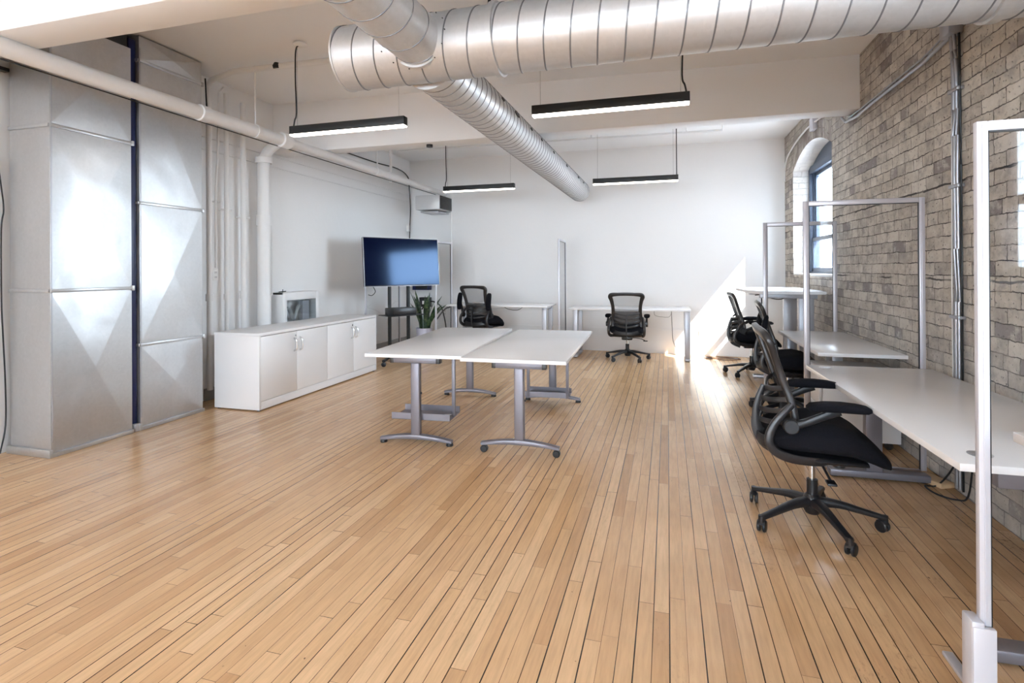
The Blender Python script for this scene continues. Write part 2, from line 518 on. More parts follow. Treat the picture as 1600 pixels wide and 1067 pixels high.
def cyl(bm, a, b, r0, r1=None, n=20, mi=0):
    a, b = Vector(a), Vector(b)
    if r1 is None: r1 = r0
    d = (b - a).normalized()
    s = d.cross(Vector((0, 0, 1)))
    if s.length < 1e-3: s = Vector((1, 0, 0))
    s.normalize(); u = s.cross(d)
    rows = [[p + (s * math.cos(2 * math.pi * j / n) + u * math.sin(2 * math.pi * j / n)) * r for j in range(n)] for p, r in ((a, r0), (b, r1))]
    grid(bm, rows, closed=True, cap=True, mi=mi)
def lathe(bm, prof, c=(0, 0, 0), axis='z', n=24, mi=0):
    c = Vector(c)
    rows = []
    for r, h in prof:
        ring = []
        for j in range(n):
            a = 2 * math.pi * j / n
            x, y = math.cos(a) * r, math.sin(a) * r
            ring.append(c + (Vector((x, y, h)) if axis == 'z' else Vector((x, h, y)) if axis == 'y' else Vector((h, x, y))))
        rows.append(ring)
    grid(bm, rows, closed=True, cap=True, mi=mi)
def prism(bm, poly, z0, z1, bev=0.0, mi=0):
    t = bmesh.new()
    lo = [t.verts.new((x, y, z0)) for x, y in poly]
    hi = [t.verts.new((x, y, z1)) for x, y in poly]
    t.faces.new(list(reversed(lo))); t.faces.new(hi)
    n = len(poly)
    for i in range(n):
        t.faces.new((lo[i], lo[(i + 1) % n], hi[(i + 1) % n], hi[i]))
    if bev:
        bmesh.ops.recalc_face_normals(t, faces=t.faces)
        bmesh.ops.bevel(t, geom=[e for e in t.edges], offset=bev, segments=2, affect='EDGES')
    join(bm, t, mi)
def obj(name, bm, mat, parent=None, loc=None, rot=None, sharp=35, recalc=True):
    if recalc: bmesh.ops.recalc_face_normals(bm, faces=bm.faces)
    me = bpy.data.meshes.new(name)
    bm.to_mesh(me); bm.free()
    for m in (mat if isinstance(mat, (list, tuple)) else [mat]): me.materials.append(MATS[m])
    for p in me.polygons: p.use_smooth = True
    me.set_sharp_from_angle(angle=R(sharp))
    o = bpy.data.objects.new(name, me)
    COL.objects.link(o)
    if parent: o.parent = parent
    if loc: o.location = loc
    if rot: o.rotation_euler = rot
    return o
def B(): return bmesh.new()
def boxobj(name, mat, dims, parent=None, bev=0.002):
    b = B(); bx(b, *dims, bev=bev); return obj(name, b, mat, parent)
def tag(o, label, cat, group=None):
    o['label'] = label; o['category'] = cat
    if group: o['group'] = group
    return o
def thing(name, label, cat, loc=(0, 0, 0), rz=0.0, group=None):
    o = bpy.data.objects.new(name, None)
    COL.objects.link(o)
    o.empty_display_size = 0.1
    o.location = loc; o.rotation_euler = (0, 0, rz)
    return tag(o, label, cat, group)
def struct(o):
    o['kind'] = 'structure'; return o

# ------------------------------------------------------------------ the room
BX = 1.61                                   # brick wall face
def back_y(x): return 8.42 + (1.61 - x) * 0.0627
def ceil_z(x): return 3.14 + (1.61 - x) * 0.0182
Y0 = -5.6
b = B(); prism(b, [(-4.75, Y0 - .2), (2.0, Y0 - .2), (2.0, 8.6), (-4.75, 9.0)], -0.15, 0.0)
struct(obj('floor', b, 'maple_strip_floor'))
b = B()
cs = [(-4.85, Y0 - .2), (2.0, Y0 - .2), (2.0, 8.7), (-4.85, 9.1)]
lo = [b.verts.new((x, y, ceil_z(x))) for x, y in cs]; hi = [b.verts.new((x, y, ceil_z(x) + .25)) for x, y in cs]
b.faces.new(list(reversed(lo))); b.faces.new(hi)
for i in range(4): b.faces.new((lo[i], lo[(i + 1) % 4], hi[(i + 1) % 4], hi[i]))
struct(obj('ceiling', b, 'ceiling_paint'))
b = B(); prism(b, [(2.0, back_y(2.0)), (-4.85, back_y(-4.85)), (-4.85, back_y(-4.85) + .25), (2.0, back_y(2.0) + .25)], -0.05, 3.5)
struct(obj('wall_back', b, 'plaster'))
b = B(); prism(b, [(-4.45, 8.9), (-4.45, 4.06), (-4.60, 4.04), (-4.60, 2.7), (-4.60, Y0), (-4.85, Y0), (-4.85, 9.1), (-4.45, 9.1)], -0.05, 3.5)
struct(obj('wall_left', b, 'plaster'))
# rear wall behind the camera with two large windows added for fill light
b = B()
xs = [-4.85, REAR_FILL_WINDOWS[0][0], REAR_FILL_WINDOWS[0][1], REAR_FILL_WINDOWS[1][0], REAR_FILL_WINDOWS[1][1], 2.0]
for i in (0, 2, 4): bx(b, xs[i], xs[i + 1], Y0 - .25, Y0, -0.05, 3.5)
for i in (1, 3):
    bx(b, xs[i], xs[i + 1], Y0 - .25, Y0, -0.05, .9); bx(b, xs[i], xs[i + 1], Y0 - .25, Y0, 2.7, 3.5)
struct(obj('wall_rear', b, 'plaster'))
# ceiling beams
b = B(); bx(b, -4.55, 1.62, 5.31, 5.53, 2.67, 3.40, bev=.006); struct(obj('trim_1', b, 'ceiling_paint'))
b = B(); bx(b, -4.62, 1.62, 2.13, 2.375, 2.67, 3.40, bev=.006); struct(obj('trim_2', b, 'ceiling_paint'))
# baseboards
b = B(); prism(b, [(1.60, back_y(1.6) - .016), (-4.40, back_y(-4.4) - .016), (-4.40, back_y(-4.4)), (1.60, back_y(1.6))], 0, .37, bev=.004)
struct(obj('baseboard_back', b, 'plaster'))
b = B(); bx(b, -4.455, -4.432, 4.3, 8.75, 0, .12, bev=.003); struct(obj('baseboard_left', b, 'grey_base'))

SPRING, RISE, SILL = 2.57, 0.20, 1.20
def brick_wall():
    """inner face, reveals, arches and outer face, with metre UVs"""
    bm = B()
    uvl = bm.loops.layers.uv.new('UVMap')
    X0, X1 = BX, 1.97
    def quad(ps, uvs, mi=0):
        f = bm.faces.new([bm.verts.new(p) for p in ps]); f.material_index = mi
        for l, uv in zip(f.loops, uvs): l[uvl].uv = uv
    def face(x, y0, y1, za0, za1, zb0, zb1, flip):
        ps = [(x, y0, za0), (x, y1, za1), (x, y1, zb1), (x, y0, zb0)]
        quad(ps if flip else ps[::-1], [(p[1], p[2]) for p in (ps if flip else ps[::-1])])
    TOP = 3.45
    def flat(x, y0, y1, z0, z1, flip):
        face(x, y0, y1, z0, z0, z1, z1, flip)
    wins = sorted(BRICK_WINDOWS)
    for x, fl in ((X0, False), (X1, True)):
        y = Y0 - .25
        for a, c in wins:
            flat(x, y, a, -0.05, TOP, fl)
            flat(x, a, c, -0.05, SILL, fl)
            n = 18; m = (a + c) / 2; hw = (c - a) / 2
            for i in range(n):
                ya, yb = a + (c - a) * i / n, a + (c - a) * (i + 1) / n
                za = SPRING + RISE * (1 - ((ya - m) / hw) ** 2); zb = SPRING + RISE * (1 - ((yb - m) / hw) ** 2)
                zt = 0.21 if x == X0 else 0
                if zt:   # ring of upright bricks
                    quad([(x, ya, za), (x, ya, za + zt), (x, yb, zb + zt), (x, yb, zb)], [(0.0, ya), (zt, ya), (zt, yb), (0.0, yb)])
                face(x, ya, yb, za + zt, zb + zt, TOP, TOP, fl)
                if x == X0:
                    quad([(X0, ya, za), (X0, yb, zb), (X1, yb, zb), (X1, ya, za)], [(0, ya), (0, yb), (.36, yb), (.36, ya)], 1)
            if x == X0:
                quad([(X0, a, SILL), (X1, a, SILL), (X1, c, SILL), (X0, c, SILL)], [(0, a), (.36, a), (.36, c), (0, c)], 1)
                quad([(X0, a, SILL), (X0, a, SPRING), (X1, a, SPRING), (X1, a, SILL)], [(0, SILL), (0, SPRING), (.36, SPRING), (.36, SILL)], 1)
                quad([(X0, c, SILL), (X1, c, SILL), (X1, c, SPRING), (X0, c, SPRING)], [(0, SILL), (.36, SILL), (.36, SPRING), (0, SPRING)], 1)
            y = c
        flat(x, y, 8.75, -0.05, TOP, fl)
    me = bpy.data.meshes.new('wall_right')
    bm.to_mesh(me); bm.free()
    me.materials.append(MATS['brick']); me.materials.append(MATS['brick_painted'])
    o = bpy.data.objects.new('wall_right', me); COL.objects.link(o)
    return struct(o)
brick_wall()

def arched_window(name, a, c):
    """double hung window with a boarded arch above its head, set 0.2 m into the wall"""
    root = bpy.data.objects.new(name, None); COL.objects.link(root); struct(root)
    root.location = (1.84, (a + c) / 2, SILL)
    hw = (c - a) / 2
    H = 1.36
    f = B()
    for s in (-1, 1):
        bx(f, -.045, .07, min(s * hw, s * (hw - .07)), max(s * hw, s * (hw - .07)), 0, H + .02, bev=.004)
        bx(f, -.01, .05, min(s * (hw - .07), s * (hw - .10)), max(s * (hw - .07), s * (hw - .10)), 0, H, bev=.004)
    bx(f, -.045, .07, -hw, hw, 0, .045, bev=.004)
    bx(f, -.045, .07, -hw, hw, H - .04, H + .05, bev=.004)
    obj('window_frame', f, 'window_paint', root)
    p = B()
    pts = [(-hw, H)] + [(-hw + 2 * hw * i / 16, SPRING - SILL + RISE * (1 - (2 * i / 16 - 1) ** 2) + .02) for i in range(17)] + [(hw, H)]
    lo = [p.verts.new((-.02, y, z)) for y, z in pts]; hi = [p.verts.new((.03, y, z)) for y, z in pts]
    p.faces.new(lo); p.faces.new(list(reversed(hi)))
    for i in range(len(pts)): p.faces.new((lo[i], lo[(i + 1) % len(pts)], hi[(i + 1) % len(pts)], hi[i]))
    obj('arch_board', p, 'window_paint', root)
    w = hw - .10
    for nm, x, z0, z1 in (('lower_sash', -.012, .045, .48), ('upper_sash', .025, .44, H - .04)):
        s = B()
        for q in (-1, 1): bx(s, x - .018, x + .018, min(q * w, q * (w - .05)), max(q * w, q * (w - .05)), z0, z1, bev=.003)
        bx(s, x - .018, x + .018, -w, w, z0, z0 + .05, bev=.003); bx(s, x - .018, x + .018, -w, w, z1 - .045, z1, bev=.003)
        so_ = obj(nm, s, 'window_paint', root)
        g = B(); bx(g, x - .002, x + .002, -w + .045, w - .045, z0 + .045, z1 - .04)
        obj('window_pane', g, 'window_glass', so_)
    s = B(); bx(s, -.235, -.04, -hw + .004, hw - .004, -.002, .022, bev=.006)
    obj('window_sill', s, 'trim_paint', root)
for i, (a, c) in enumerate(BRICK_WINDOWS): arched_window('window_%d' % (i + 1), a, c)
for i, (a, c) in enumerate(REAR_FILL_WINDOWS):  # unseen windows, added to light the room from behind the camera
    root = bpy.data.objects.new('window_%d' % (i + 4), None); COL.objects.link(root); struct(root)
    root.location = ((a + c) / 2, Y0 - .12, .9)
    h = (c - a) / 2
    f = B()
    for x in (-h + .03, 0, h - .03): bx(f, x - .03, x + .03, -.03, .03, 0, 1.8, bev=.004)
    for z in (.03, .9, 1.77): bx(f, -h, h, -.029, .029, z - .03, z + .03, bev=.004)
    obj('window_frame', f, 'window_paint', root)
    g = B(); bx(g, -h + .01, h - .01, -.003, .003, .01, 1.79); obj('window_pane', g, 'window_glass', root)

# buildings seen through the far window, and unseen ones added to block light
def far_building(label, x0, x1, y0, y1, z0, z1, cols, rows):
    root = thing('building', label, 'building', ((x0 + x1) / 2, (y0 + y1) / 2, z0))
    hx, hy = (x1 - x0) / 2, (y1 - y0) / 2
    b = B(); bx(b, -hx, hx, -hy, hy, 0, z1 - z0); bx(b, -hx - .15, hx + .15, -hy - .15, hy + .15, z1 - z0, z1 - z0 + .3)
    obj('wall', b, 'masonry_far', root)
    for i in range(cols):
        for j in range(rows):
            x = -hx + (i + .5) * 2 * hx / cols; z = (j + .5) * (z1 - z0) / rows
            w = B(); bx(w, x - .45, x + .45, -hy - .05, -hy + .05, z - .8, z + .8); obj('window', w, 'far_glass', root)
far_building('brick building close outside the arched window', -4.0, 3.25, 13.2, 20, -12, 12, 3, 8)
far_building('low distant building on the skyline through the arched window', 17.5, 24, 70, 80, -14, 4.5, 3, 4)
far_building('unseen tall building added to keep direct sun off the nearer brick wall windows', 10, 11.5, -13.6, -4.4, -12, 17, 3, 9)  # out of view, added to shade the nearer windows from the sun
far_building('unseen lower building added to cut the sky light through the arched window', 6, 8.5, -3.5, 5.4, -12, 6.1, 3, 6)  # out of view, added to dim sky light on the back wall
g = B(); bx(g, -150, 250, -150, 300, -14.5, -14.0); struct(obj('ground', g, 'far_ground'))

# ------------------------------------------------------------------ galvanised ducts on the left wall
def crossbreak(bm, x, y0, y1, z0, z1, h=.012, mid=.5):
    """sheet panel facing +x with an X crease"""
    ym, zm = (y0 + y1) / 2, z0 + (z1 - z0) * mid
    c = [bm.verts.new(p) for p in ((x, y0, z0), (x, y1, z0), (x, y1, z1), (x, y0, z1))]
    m = bm.verts.new((x + h, ym, zm))
    for i in range(4): bm.faces.new((c[i], c[(i + 1) % 4], m))
def crossbreak_y(bm, y, x0, x1, z0, z1, h=.006):
    c = [bm.verts.new(p) for p in ((x0, y, z0), (x1, y, z0), (x1, y, z1), (x0, y, z1))]
    m = bm.verts.new(((x0 + x1) / 2, y - h, (z0 + z1) / 2))
    for i in range(4): bm.faces.new((c[i], c[(i + 1) % 4], m))
def wall_duct(label, y0, y1, seams, top):
    D = .40
    root = thing('air_duct', label, 'duct', (-4.15, (y0 + y1) / 2, 0), group=None)
    hy = (y1 - y0) / 2
    zs = [0.0] + seams + [top]
    for i in range(len(zs) - 1):
        b = B()
        z0, z1 = zs[i] + .004, zs[i + 1] - .004
        crossbreak(b, 0, -hy, hy, z0, z1, .016)
        crossbreak_y(b, -hy, -D, 0, z0, z1)
        crossbreak_y(b, hy, -D, 0, z0, z1, -.006)
        for z in (z0, z1):
            b.faces.new([b.verts.new(p) for p in ((-D, -hy, z), (0, -hy, z), (0, hy, z), (-D, hy, z))])
        obj('duct_section', b, 'galvanised', root, sharp=1)
    for z in seams:
        b = B()
        bx(b, -.004, .014, -hy - .004, hy + .004, z - .012, z + .012, bev=.003)
        bx(b, -D, .002, -hy - .014, -hy + .004, z - .012, z + .012, bev=.003)
        bx(b, -.002, .02, hy - .006, hy + .014, z - .02, z + .02, bev=.003)
        obj('seam_cleat', b, 'galvanised', root)
    b = B()
    bx(b, -D - .01, .02, -hy - .022, -hy + .002, 0, .055, bev=.002); bx(b, -.002, .022, -hy - .02, hy, 0, .03, bev=.002)
    obj('base_flange', b, 'galvanised', root)
    b = B()   # punched edge seam
    bx(b, -.004, .003, -hy + .006, -hy + .014, .1, top - .1)
    obj('punched_seam', b, 'light_steel', root)
wall_duct('wide galvanised sheet metal duct with diamond creases, nearest on the left', 2.72, 3.315, [1.165, 2.33], 3.10)
wall_duct('galvanised sheet metal duct with diamond creases beside the white pipes', 3.386, 4.0, [.695, 1.86, 3.03], 3.235)
t = thing('dark_gap_strip', 'narrow navy strip standing in for the dark gap between the two galvanised ducts', 'panel', (-4.19, 3.350, 0))  # dark of the gap between the ducts, put in as a navy strip
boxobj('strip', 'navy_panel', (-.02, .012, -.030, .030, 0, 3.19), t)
boxobj('foot_bracket', 'light_steel', (.013, .05, -.02, .03, 0, .06), t)
b = B(); bx(b, -4.56, -4.17, 2.74, 3.30, 3.104, 3.22); tag(obj('gap_shade_block', b, 'black_paint'), 'black block standing in for the dark gap above the nearest galvanised duct', 'dark gap')  # shade in the gap over the duct, put in as a black block
b = B(); bx(b, -4.58, -4.53, 2.60, 2.71, 2.735, 2.76)
tag(obj('gap_shade_strip', b, 'black_paint'), 'thin black strip standing in for a dark gap high beside the nearest galvanised duct', 'bracket')  # shade of a narrow gap, put in as a black strip
# ------------------------------------------------------------------ round spiral ducts
def spiral(bm, a, c, r, pitch, h=.0035, wdt=.006, n=40, mi_seam=1):
    a, c = Vector(a), Vector(c)
    d = (c - a); L = d.length; d.normalize()
    s = d.cross(Vector((0, 0, 1))).normalized(); u = s.cross(d)
    rows = []; mats = []
    k = -1
    while k * pitch < L + pitch:
        for off, rr, m in ((0, r, mi_seam), (wdt * .3, r + h, mi_seam), (wdt, r + h, mi_seam), (wdt * 1.3, r, 0)):
            rows.append((k * pitch + off, rr)); mats.append(m)
        k += 1
    rings = []
    for st, rr in rows:
        ring = []
        for j in range(n + 1):
            ang = 2 * math.pi * j / n
            q = min(max(st + pitch * j / n, 0), L)
            ring.append(bm.verts.new(a + d * q + (s * math.cos(ang) + u * math.sin(ang)) * rr))
        rings.append(ring)
    for i in range(len(rings) - 1):
        for j in range(n):
            vs = (rings[i][j], rings[i][j + 1], rings[i + 1][j + 1], rings[i + 1][j])
            if (vs[0].co - vs[3].co).length < 1e-5 and (vs[1].co - vs[2].co).length < 1e-5: continue
            f = bm.faces.new(vs)
            f.smooth = True
            f.material_index = mats[i]
    bmesh.ops.remove_doubles(bm, verts=bm.verts, dist=1e-5)
MY, MZ, MR = 2.62, 2.47, .170
t = thing('spiral_duct', 'large galvanised spiral duct crossing the room just under the ceiling', 'duct', (-1.70, MY, MZ))
b = B(); spiral(b, (0, 0, 0), (4.4, 0, 0), MR, .128); obj('duct_tube', b, ['galvanised_duct', 'seam_metal'], t, recalc=True)
b = B(); lathe(b, [(MR + .004, -.004), (MR + .004, .006), (MR - .01, .008), (MR - .02, .014)], (0, 0, 0), 'x', 40)
obj('end_cap', b, 'galvanised_duct', t)
for x, wd in ((.86, .035), (2.95, .05)):
    b = B(); lathe(b, [(MR + .002, x), (MR + .012, x + .003), (MR + .012, x + wd - .003), (MR + .002, x + wd)], (0, 0, 0), 'x', 40)
    obj('joint_band', b, 'galvanised_duct', t)
for x, zt in ((.83, .735), (2.96, .69)):
    b = B(); sweep(b, [(x, 0, MR), (x, .01, .40), (x, 0, zt)], .008, .014); obj('hanger_strap', b, 'black_paint', t)
for k in range(14):
    a = k / 14 * 2 * math.pi
    x, z = .47 + .185 * math.cos(a), .01 + .15 * math.sin(a)
    y = -math.sqrt(max(MR ** 2 - z ** 2, 0.0004)) - .004
    b = B(); lathe(b, [(.003, -.003), (.003, .003)], (x, y, z), 'y', 8); obj('rivet', b, 'black_paint', t)
# branch duct: two runs meeting the main duct
def branch(label, a, c, r, pitch, collar, holes):
    t = thing('spiral_duct', label, 'duct', a)
    a_, c_ = Vector((0, 0, 0)), Vector(c) - Vector(a)
    b = B(); spiral(b, a_, c_, r, pitch, h=.003, wdt=.005); obj('duct_tube', b, ['galvanised_branch', 'seam_metal'], t)
    d = c_.normalized()
    e = a_ if collar == 0 else c_
    b = B(); cyl(b, e - d * .012, e + d * .012, r + .012, n=40); obj('collar', b, 'galvanised_branch', t)
    if collar == 0:
        b = B(); cyl(b, c_ - d * .01, c_ + d * .004, r + .002, n=40); obj('end_cap', b, 'galvanised_branch', t)
    s = d.cross(Vector((0, 0, 1))).normalized(); u = s.cross(d)
    for q, ang, rl in holes:
        p = a_ + d * q + (s * math.cos(R(ang)) + u * math.sin(R(ang))) * (r + .001)
        nrm = (s * math.cos(R(ang)) + u * math.sin(R(ang)))
        b = B()
        tt = nrm.cross(d)
        ring0 = [p + d * math.cos(k / 20 * 2 * math.pi) * rl + tt * math.sin(k / 20 * 2 * math.pi) * rl * .42 for k in range(20)]
        ring1 = [v + nrm * .006 for v in ring0]
        grid(b, [ring0, ring1], closed=True, cap=True)
        obj('air_outlet', b, 'black_paint', t)
bl = 2.62 + .10
branch('galvanised spiral duct running to the far wall under the ceiling', (-1.255, bl, 2.45), (-1.262, 8.05, 2.462), .150, .092, 0,
       [(.93, 20, .032), (1.3, 18, .06), (1.75, 16, .032), (2.15, 16, .03), (2.7, 14, .032), (3.45, 14, .04), (4.3, 14, .035), (4.75, 14, .03)])
branch('short galvanised spiral duct coming from overhead into the large duct', (-1.215, .1, 2.47), (-1.215, 2.50, 2.47), .132, .16, 1,
       [(1.9, 22, .05)])
# ------------------------------------------------------------------ painted pipes
def pipe(name, label, pts, r, parts=(), cat='pipe', smooth=0, mat='pipe_paint', group=None):
    """parts: (part name, pts, radius, mat)"""
    base = Vector(pts[0])
    t = thing(name, label, cat, base, group=group)
    b = B(); sweep(b, [Vector(p) - base for p in pts], r, n=18, smooth=smooth, up=(.3, .5, .8)); obj('tube', b, mat, t)
    for nm, pp, rr, mm in parts:
        b = B(); sweep(b, [Vector(p) - base for p in pp], rr, n=18, smooth=0, up=(.3, .5, .8)); obj(nm, b, mm, t)
    return t
PX, PZ = -3.74, 2.62
t = thing('ceiling_pipe', 'long white painted pipe running along the left wall to the far wall', 'pipe', (PX, 4.6, PZ))
def P(y, dx=0, dz=0): return (PX * 0 + dx, y - 4.6, dz)
b = B(); sweep(b, [P(-3), P(4.65)], .058, n=20); sweep(b, [P(4.6), (.0, 4.10, 0)], .043, n=20); obj('tube', b, 'pipe_paint', t)
for y, rr, wd in ((3.62, .068, .05), (4.62, .075, .07), (4.22, .064, .02), (6.45, .055, .06)):
    b = B(); lathe(b, [(rr - .012, y - 4.6 - wd), (rr, y - 4.6 - wd + .008), (rr, y - 4.6 + wd - .008), (rr - .012, y - 4.6 + wd)], (0, 0, 0), 'y', 24)
    obj('coupling', b, 'pipe_paint', t)
b = B()
for y in (4.22, 6.45): sweep(b, [(0, y - 4.6, .05), (0, y - 4.6, ceil_z(PX) - PZ)], .009, n=8)
obj('hanger_rod', b, 'pipe_paint', t)
b = B(); sweep(b, [(-.03, -5, -.062), (-.03, 0, -.065), (-.03, 3.9, -.05)], .005, n=6); obj('cable', b, 'cable_black', t)

WX = -4.36
pipe('wall_pipe', 'white wall pipe nearest the ducts, bending along the ceiling toward the room', [(WX, 4.29, .12), (WX, 4.29, 3.05), (WX + .01, 4.27, 3.13), (WX + .1, 4.23, 3.16), (-3.9, 4.12, 3.165), (-2.0, 4.10, 3.13), (-.9, 4.10, 3.11)], .027, cat='pipe', mat='pipe_paint',
     parts=[('coupling', [(WX, 4.29, 1.0), (WX, 4.29, 1.07)], .036, 'pipe_paint')])
pipe('wall_pipe', 'thin white wall pipe, second from the ducts, above the socket', [(WX - .03, 4.40, 1.33), (WX - .03, 4.40, 2.1), (WX - .02, 4.42, 2.5), (WX, 4.42, 3.1), (WX + .08, 4.40, 3.15)], .012, parts=[('bracket', [(WX - .06, 4.38, 2.0), (WX, 4.43, 2.0)], .009, 'pipe_paint')])
pipe('wall_pipe', 'white wall pipe, third from the ducts, ending below the ceiling', [(WX - .02, 4.53, .1), (WX - .02, 4.53, 3.13)], .024, parts=[('coupling', [(WX - .02, 4.53, 1.0), (WX - .02, 4.53, 1.06)], .032, 'pipe_paint'), ('wall_clamp', [(WX - .07, 4.48, 1.93), (WX, 4.58, 1.93)], .010, 'pipe_paint')])
pipe('wall_pipe', 'white wall pipe beside the thick drain pipe', [(WX - .02, 4.76, .1), (WX - .02, 4.76, 3.1)], .028, parts=[('coupling', [(WX - .02, 4.76, 1.0), (WX - .02, 4.76, 1.08)], .038, 'pipe_paint'), ('wall_clamp', [(WX - .07, 4.70, 1.87), (WX, 4.83, 1.87)], .010, 'pipe_paint')])
t = pipe('drain_pipe', 'thick white drain pipe with a collar, left of the fire hose box', [(WX + .02, 5.02, .1), (WX + .02, 5.02, 2.52)], .066,
     parts=[('collar', [(WX + .02, 5.02, 1.80), (WX + .02, 5.02, 1.92)], .080, 'pipe_paint'), ('lower_tube', [(WX + .02, 5.02, .1), (WX + .02, 5.02, 1.80)], .071, 'pipe_paint'),
            ('cap', [(WX + .02, 5.02, 2.50), (WX + .02, 5.02, 2.56)], .088, 'pipe_paint'), ('elbow', [(WX + .02, 5.02, 2.55), (WX + .10, 5.0, 2.63), (WX + .3, 4.92, 2.70)], .055, 'pipe_paint')])
pipe('wall_pipe', 'thin white wall pipe right of the thick drain pipe', [(WX - .02, 5.17, 1.82), (WX - .01, 5.17, 1.7), (WX - .01, 5.17, 1.02), (WX - .05, 5.17, .98)], .014)
for z, l in ((2.64, 'upper of two thin white conduits along the left wall'), (2.515, 'lower of two thin white conduits along the left wall')):
    b = B(); sweep(b, [(-4.435, 4.05, z), (-4.435, 8.72, z - .01)], .008, n=8); tag(obj('wall_conduit', b, 'pipe_paint'), l, 'conduit')
# sprinkler pipe of the far bay
pipe('sprinkler_pipe', 'thin white pipe under the ceiling of the far bay', [(-4.0, 7.50, 3.13), (-2.6, 7.48, 3.12), (.69, 7.40, 3.07), (.70, 7.40, 3.13)], .014,
     parts=[('clip', [(-1.0, 7.45, 3.09), (-1.0, 7.45, 3.185)], .008, 'pipe_paint'), ('clip', [(.25, 7.41, 3.07), (.25, 7.41, 3.165)], .008, 'pipe_paint')])
pipe('drop_pipe', 'white vertical pipe in the far left corner above the long pipe', [(-3.95, 7.2, 3.23), (-3.95, 7.2, 2.60)], .022)
pipe('wall_pipe', 'thin white vertical pipe on the back wall right of the heater box', [(-3.62, back_y(-3.62) - .02, .4), (-3.62, back_y(-3.62) - .02, 2.44)], .012)
# wires
def cable(label, pts, r=.005, mat='cable_black', smooth=5, cat='cable', name='cable'):
    b = B(); sweep(b, pts, r, n=8, smooth=smooth, up=(.3, .4, .85)); return tag(obj(name, b, mat), label, cat)
cable('black wire along the top of the left wall, running down the far corner', [(-4.43, 6.7, 2.99), (-4.43, 7.6, 3.0), (-4.43, 8.3, 3.03), (-4.42, 8.66, 2.95), (-4.42, 8.72, 2.75), (-4.41, 8.74, 2.4), (-4.41, 8.72, 2.1), (-4.42, 8.72, 1.8)], .009)
cable('black cable hanging down the wall left of the nearest duct', [(-4.585, 2.665, 2.10), (-4.58, 2.685, 1.92), (-4.58, 2.70, 1.75), (-4.58, 2.685, 1.6), (-4.58, 2.685, 1.1), (-4.575, 2.69, .85), (-4.57, 2.70, .50), (-4.57, 2.70, .2), (-4.56, 2.66, .01)], .005)
cable('short black wire tied to the white pipe by the ducts', [(-4.33, 4.22, 3.18), (-4.32, 4.22, 3.0), (-4.32, 4.23, 2.83), (-4.30, 4.18, 2.78)], .007)
b = B(); bx(b, -4.445, -4.41, 8.64, 8.71, 1.98, 2.09, bev=.004); tag(obj('junction_box', b, 'plate_white'), 'small white box on the black wire in the far left corner', 'junction box')
# sockets
def socket(label, loc, rz):
    t = thing('wall_socket', label, 'socket', loc, rz)
    boxobj('cover_plate', 'plate_white', (-.036, .036, -.006, .006, -.058, .058), t, .003)
    for z in (-.024, .024):
        b = B(); bx(b, -.017, .017, -.009, -.005, z - .014, z + .014, bev=.002)
        o = obj('receptacle', b, 'trim_paint', t)
        b = B(); bx(b, -.009, -.006, -.010, -.008, z - .006, z + .007); bx(b, .006, .009, -.010, -.008, z - .006, z + .007)
        obj('slot', b, 'black_plastic', o)
socket('white socket low on the back wall under the sunlit patch', (.48, back_y(.48) - .022, .35), 0)
socket('white socket on the left wall between the white pipes', (-4.40, 4.40, 1.26), R(90))
# fire hose box on the left wall
t = thing('hose_box', 'white wall box with a glazed front behind the storage cabinet', 'wall box', (-4.45, 5.52, .55))
b = B()
bx(b, 0, .19, -.31, -.29, 0, .49); bx(b, 0, .19, .33, .35, 0, .49); bx(b, 0, .19, -.31, .35, .47, .49); bx(b, 0, .19, -.31, .35, 0, .02); bx(b, 0, .01, -.31, .35, 0, .49)
obj('body', b, 'pipe_paint', t)
b = B()
bx(b, .19, .21, -.31, -.25, 0, .49, bev=.003); bx(b, .19, .21, .29, .35, 0, .49, bev=.003); bx(b, .191, .209, -.252, .292, .40, .488, bev=.001); bx(b, .191, .209, -.252, .292, .002, .06, bev=.001)
d = obj('door', b, 'pipe_paint', t)
b = B(); bx(b, .198, .202, -.25, .29, .06, .40); obj('door_pane', b, 'window_glass', d)
b = B(); sweep(b, [(.05, -.2, .1), (.09, -.1, .3), (.06, .05, .15), (.1, .1, .32), (.05, .2, .1)], .02, smooth=4); obj('valve', b, 'heater_metal', t)
b = B(); bx(b, .1, .14, .12, .24, .05, .38); obj('hose_rack', b, 'light_steel', t)
b = B(); sweep(b, [(.14, -.30, .50), (.17, -.22, .505)], .006); cyl(b, (.16, -.26, .49), (.16, -.26, .53), .005); obj('lock_pin', b, 'cable_black', t)
# heater box on the back wall
hy = back_y(-3.8)
t = thing('unit_heater', 'small white air unit with a black grille on the back wall near the corner', 'air unit', (-3.82, hy - .02, 2.28))
boxobj('casing', 'heater_metal', (-.23, .20, -.52, 0, .02, .26), t, .006)
b = B(); bx(b, .195, .212, -.50, -.02, .03, .25, bev=.003)
gr = obj('grille', b, 'black_plastic', t)
b = B()
for k in range(9): bx(b, .21, .216, -.49, -.03, .045 + k * .022, .049 + k * .022)
obj('grille_fins', b, 'frame_plastic', gr)
boxobj('bracket', 'light_steel', (-.18, .15, -.44, 0, -.02, .0), t, .003)
boxobj('duct_collar', 'heater_metal', (-.245, -.235, -.5, -.05, .03, .25), t, .003)

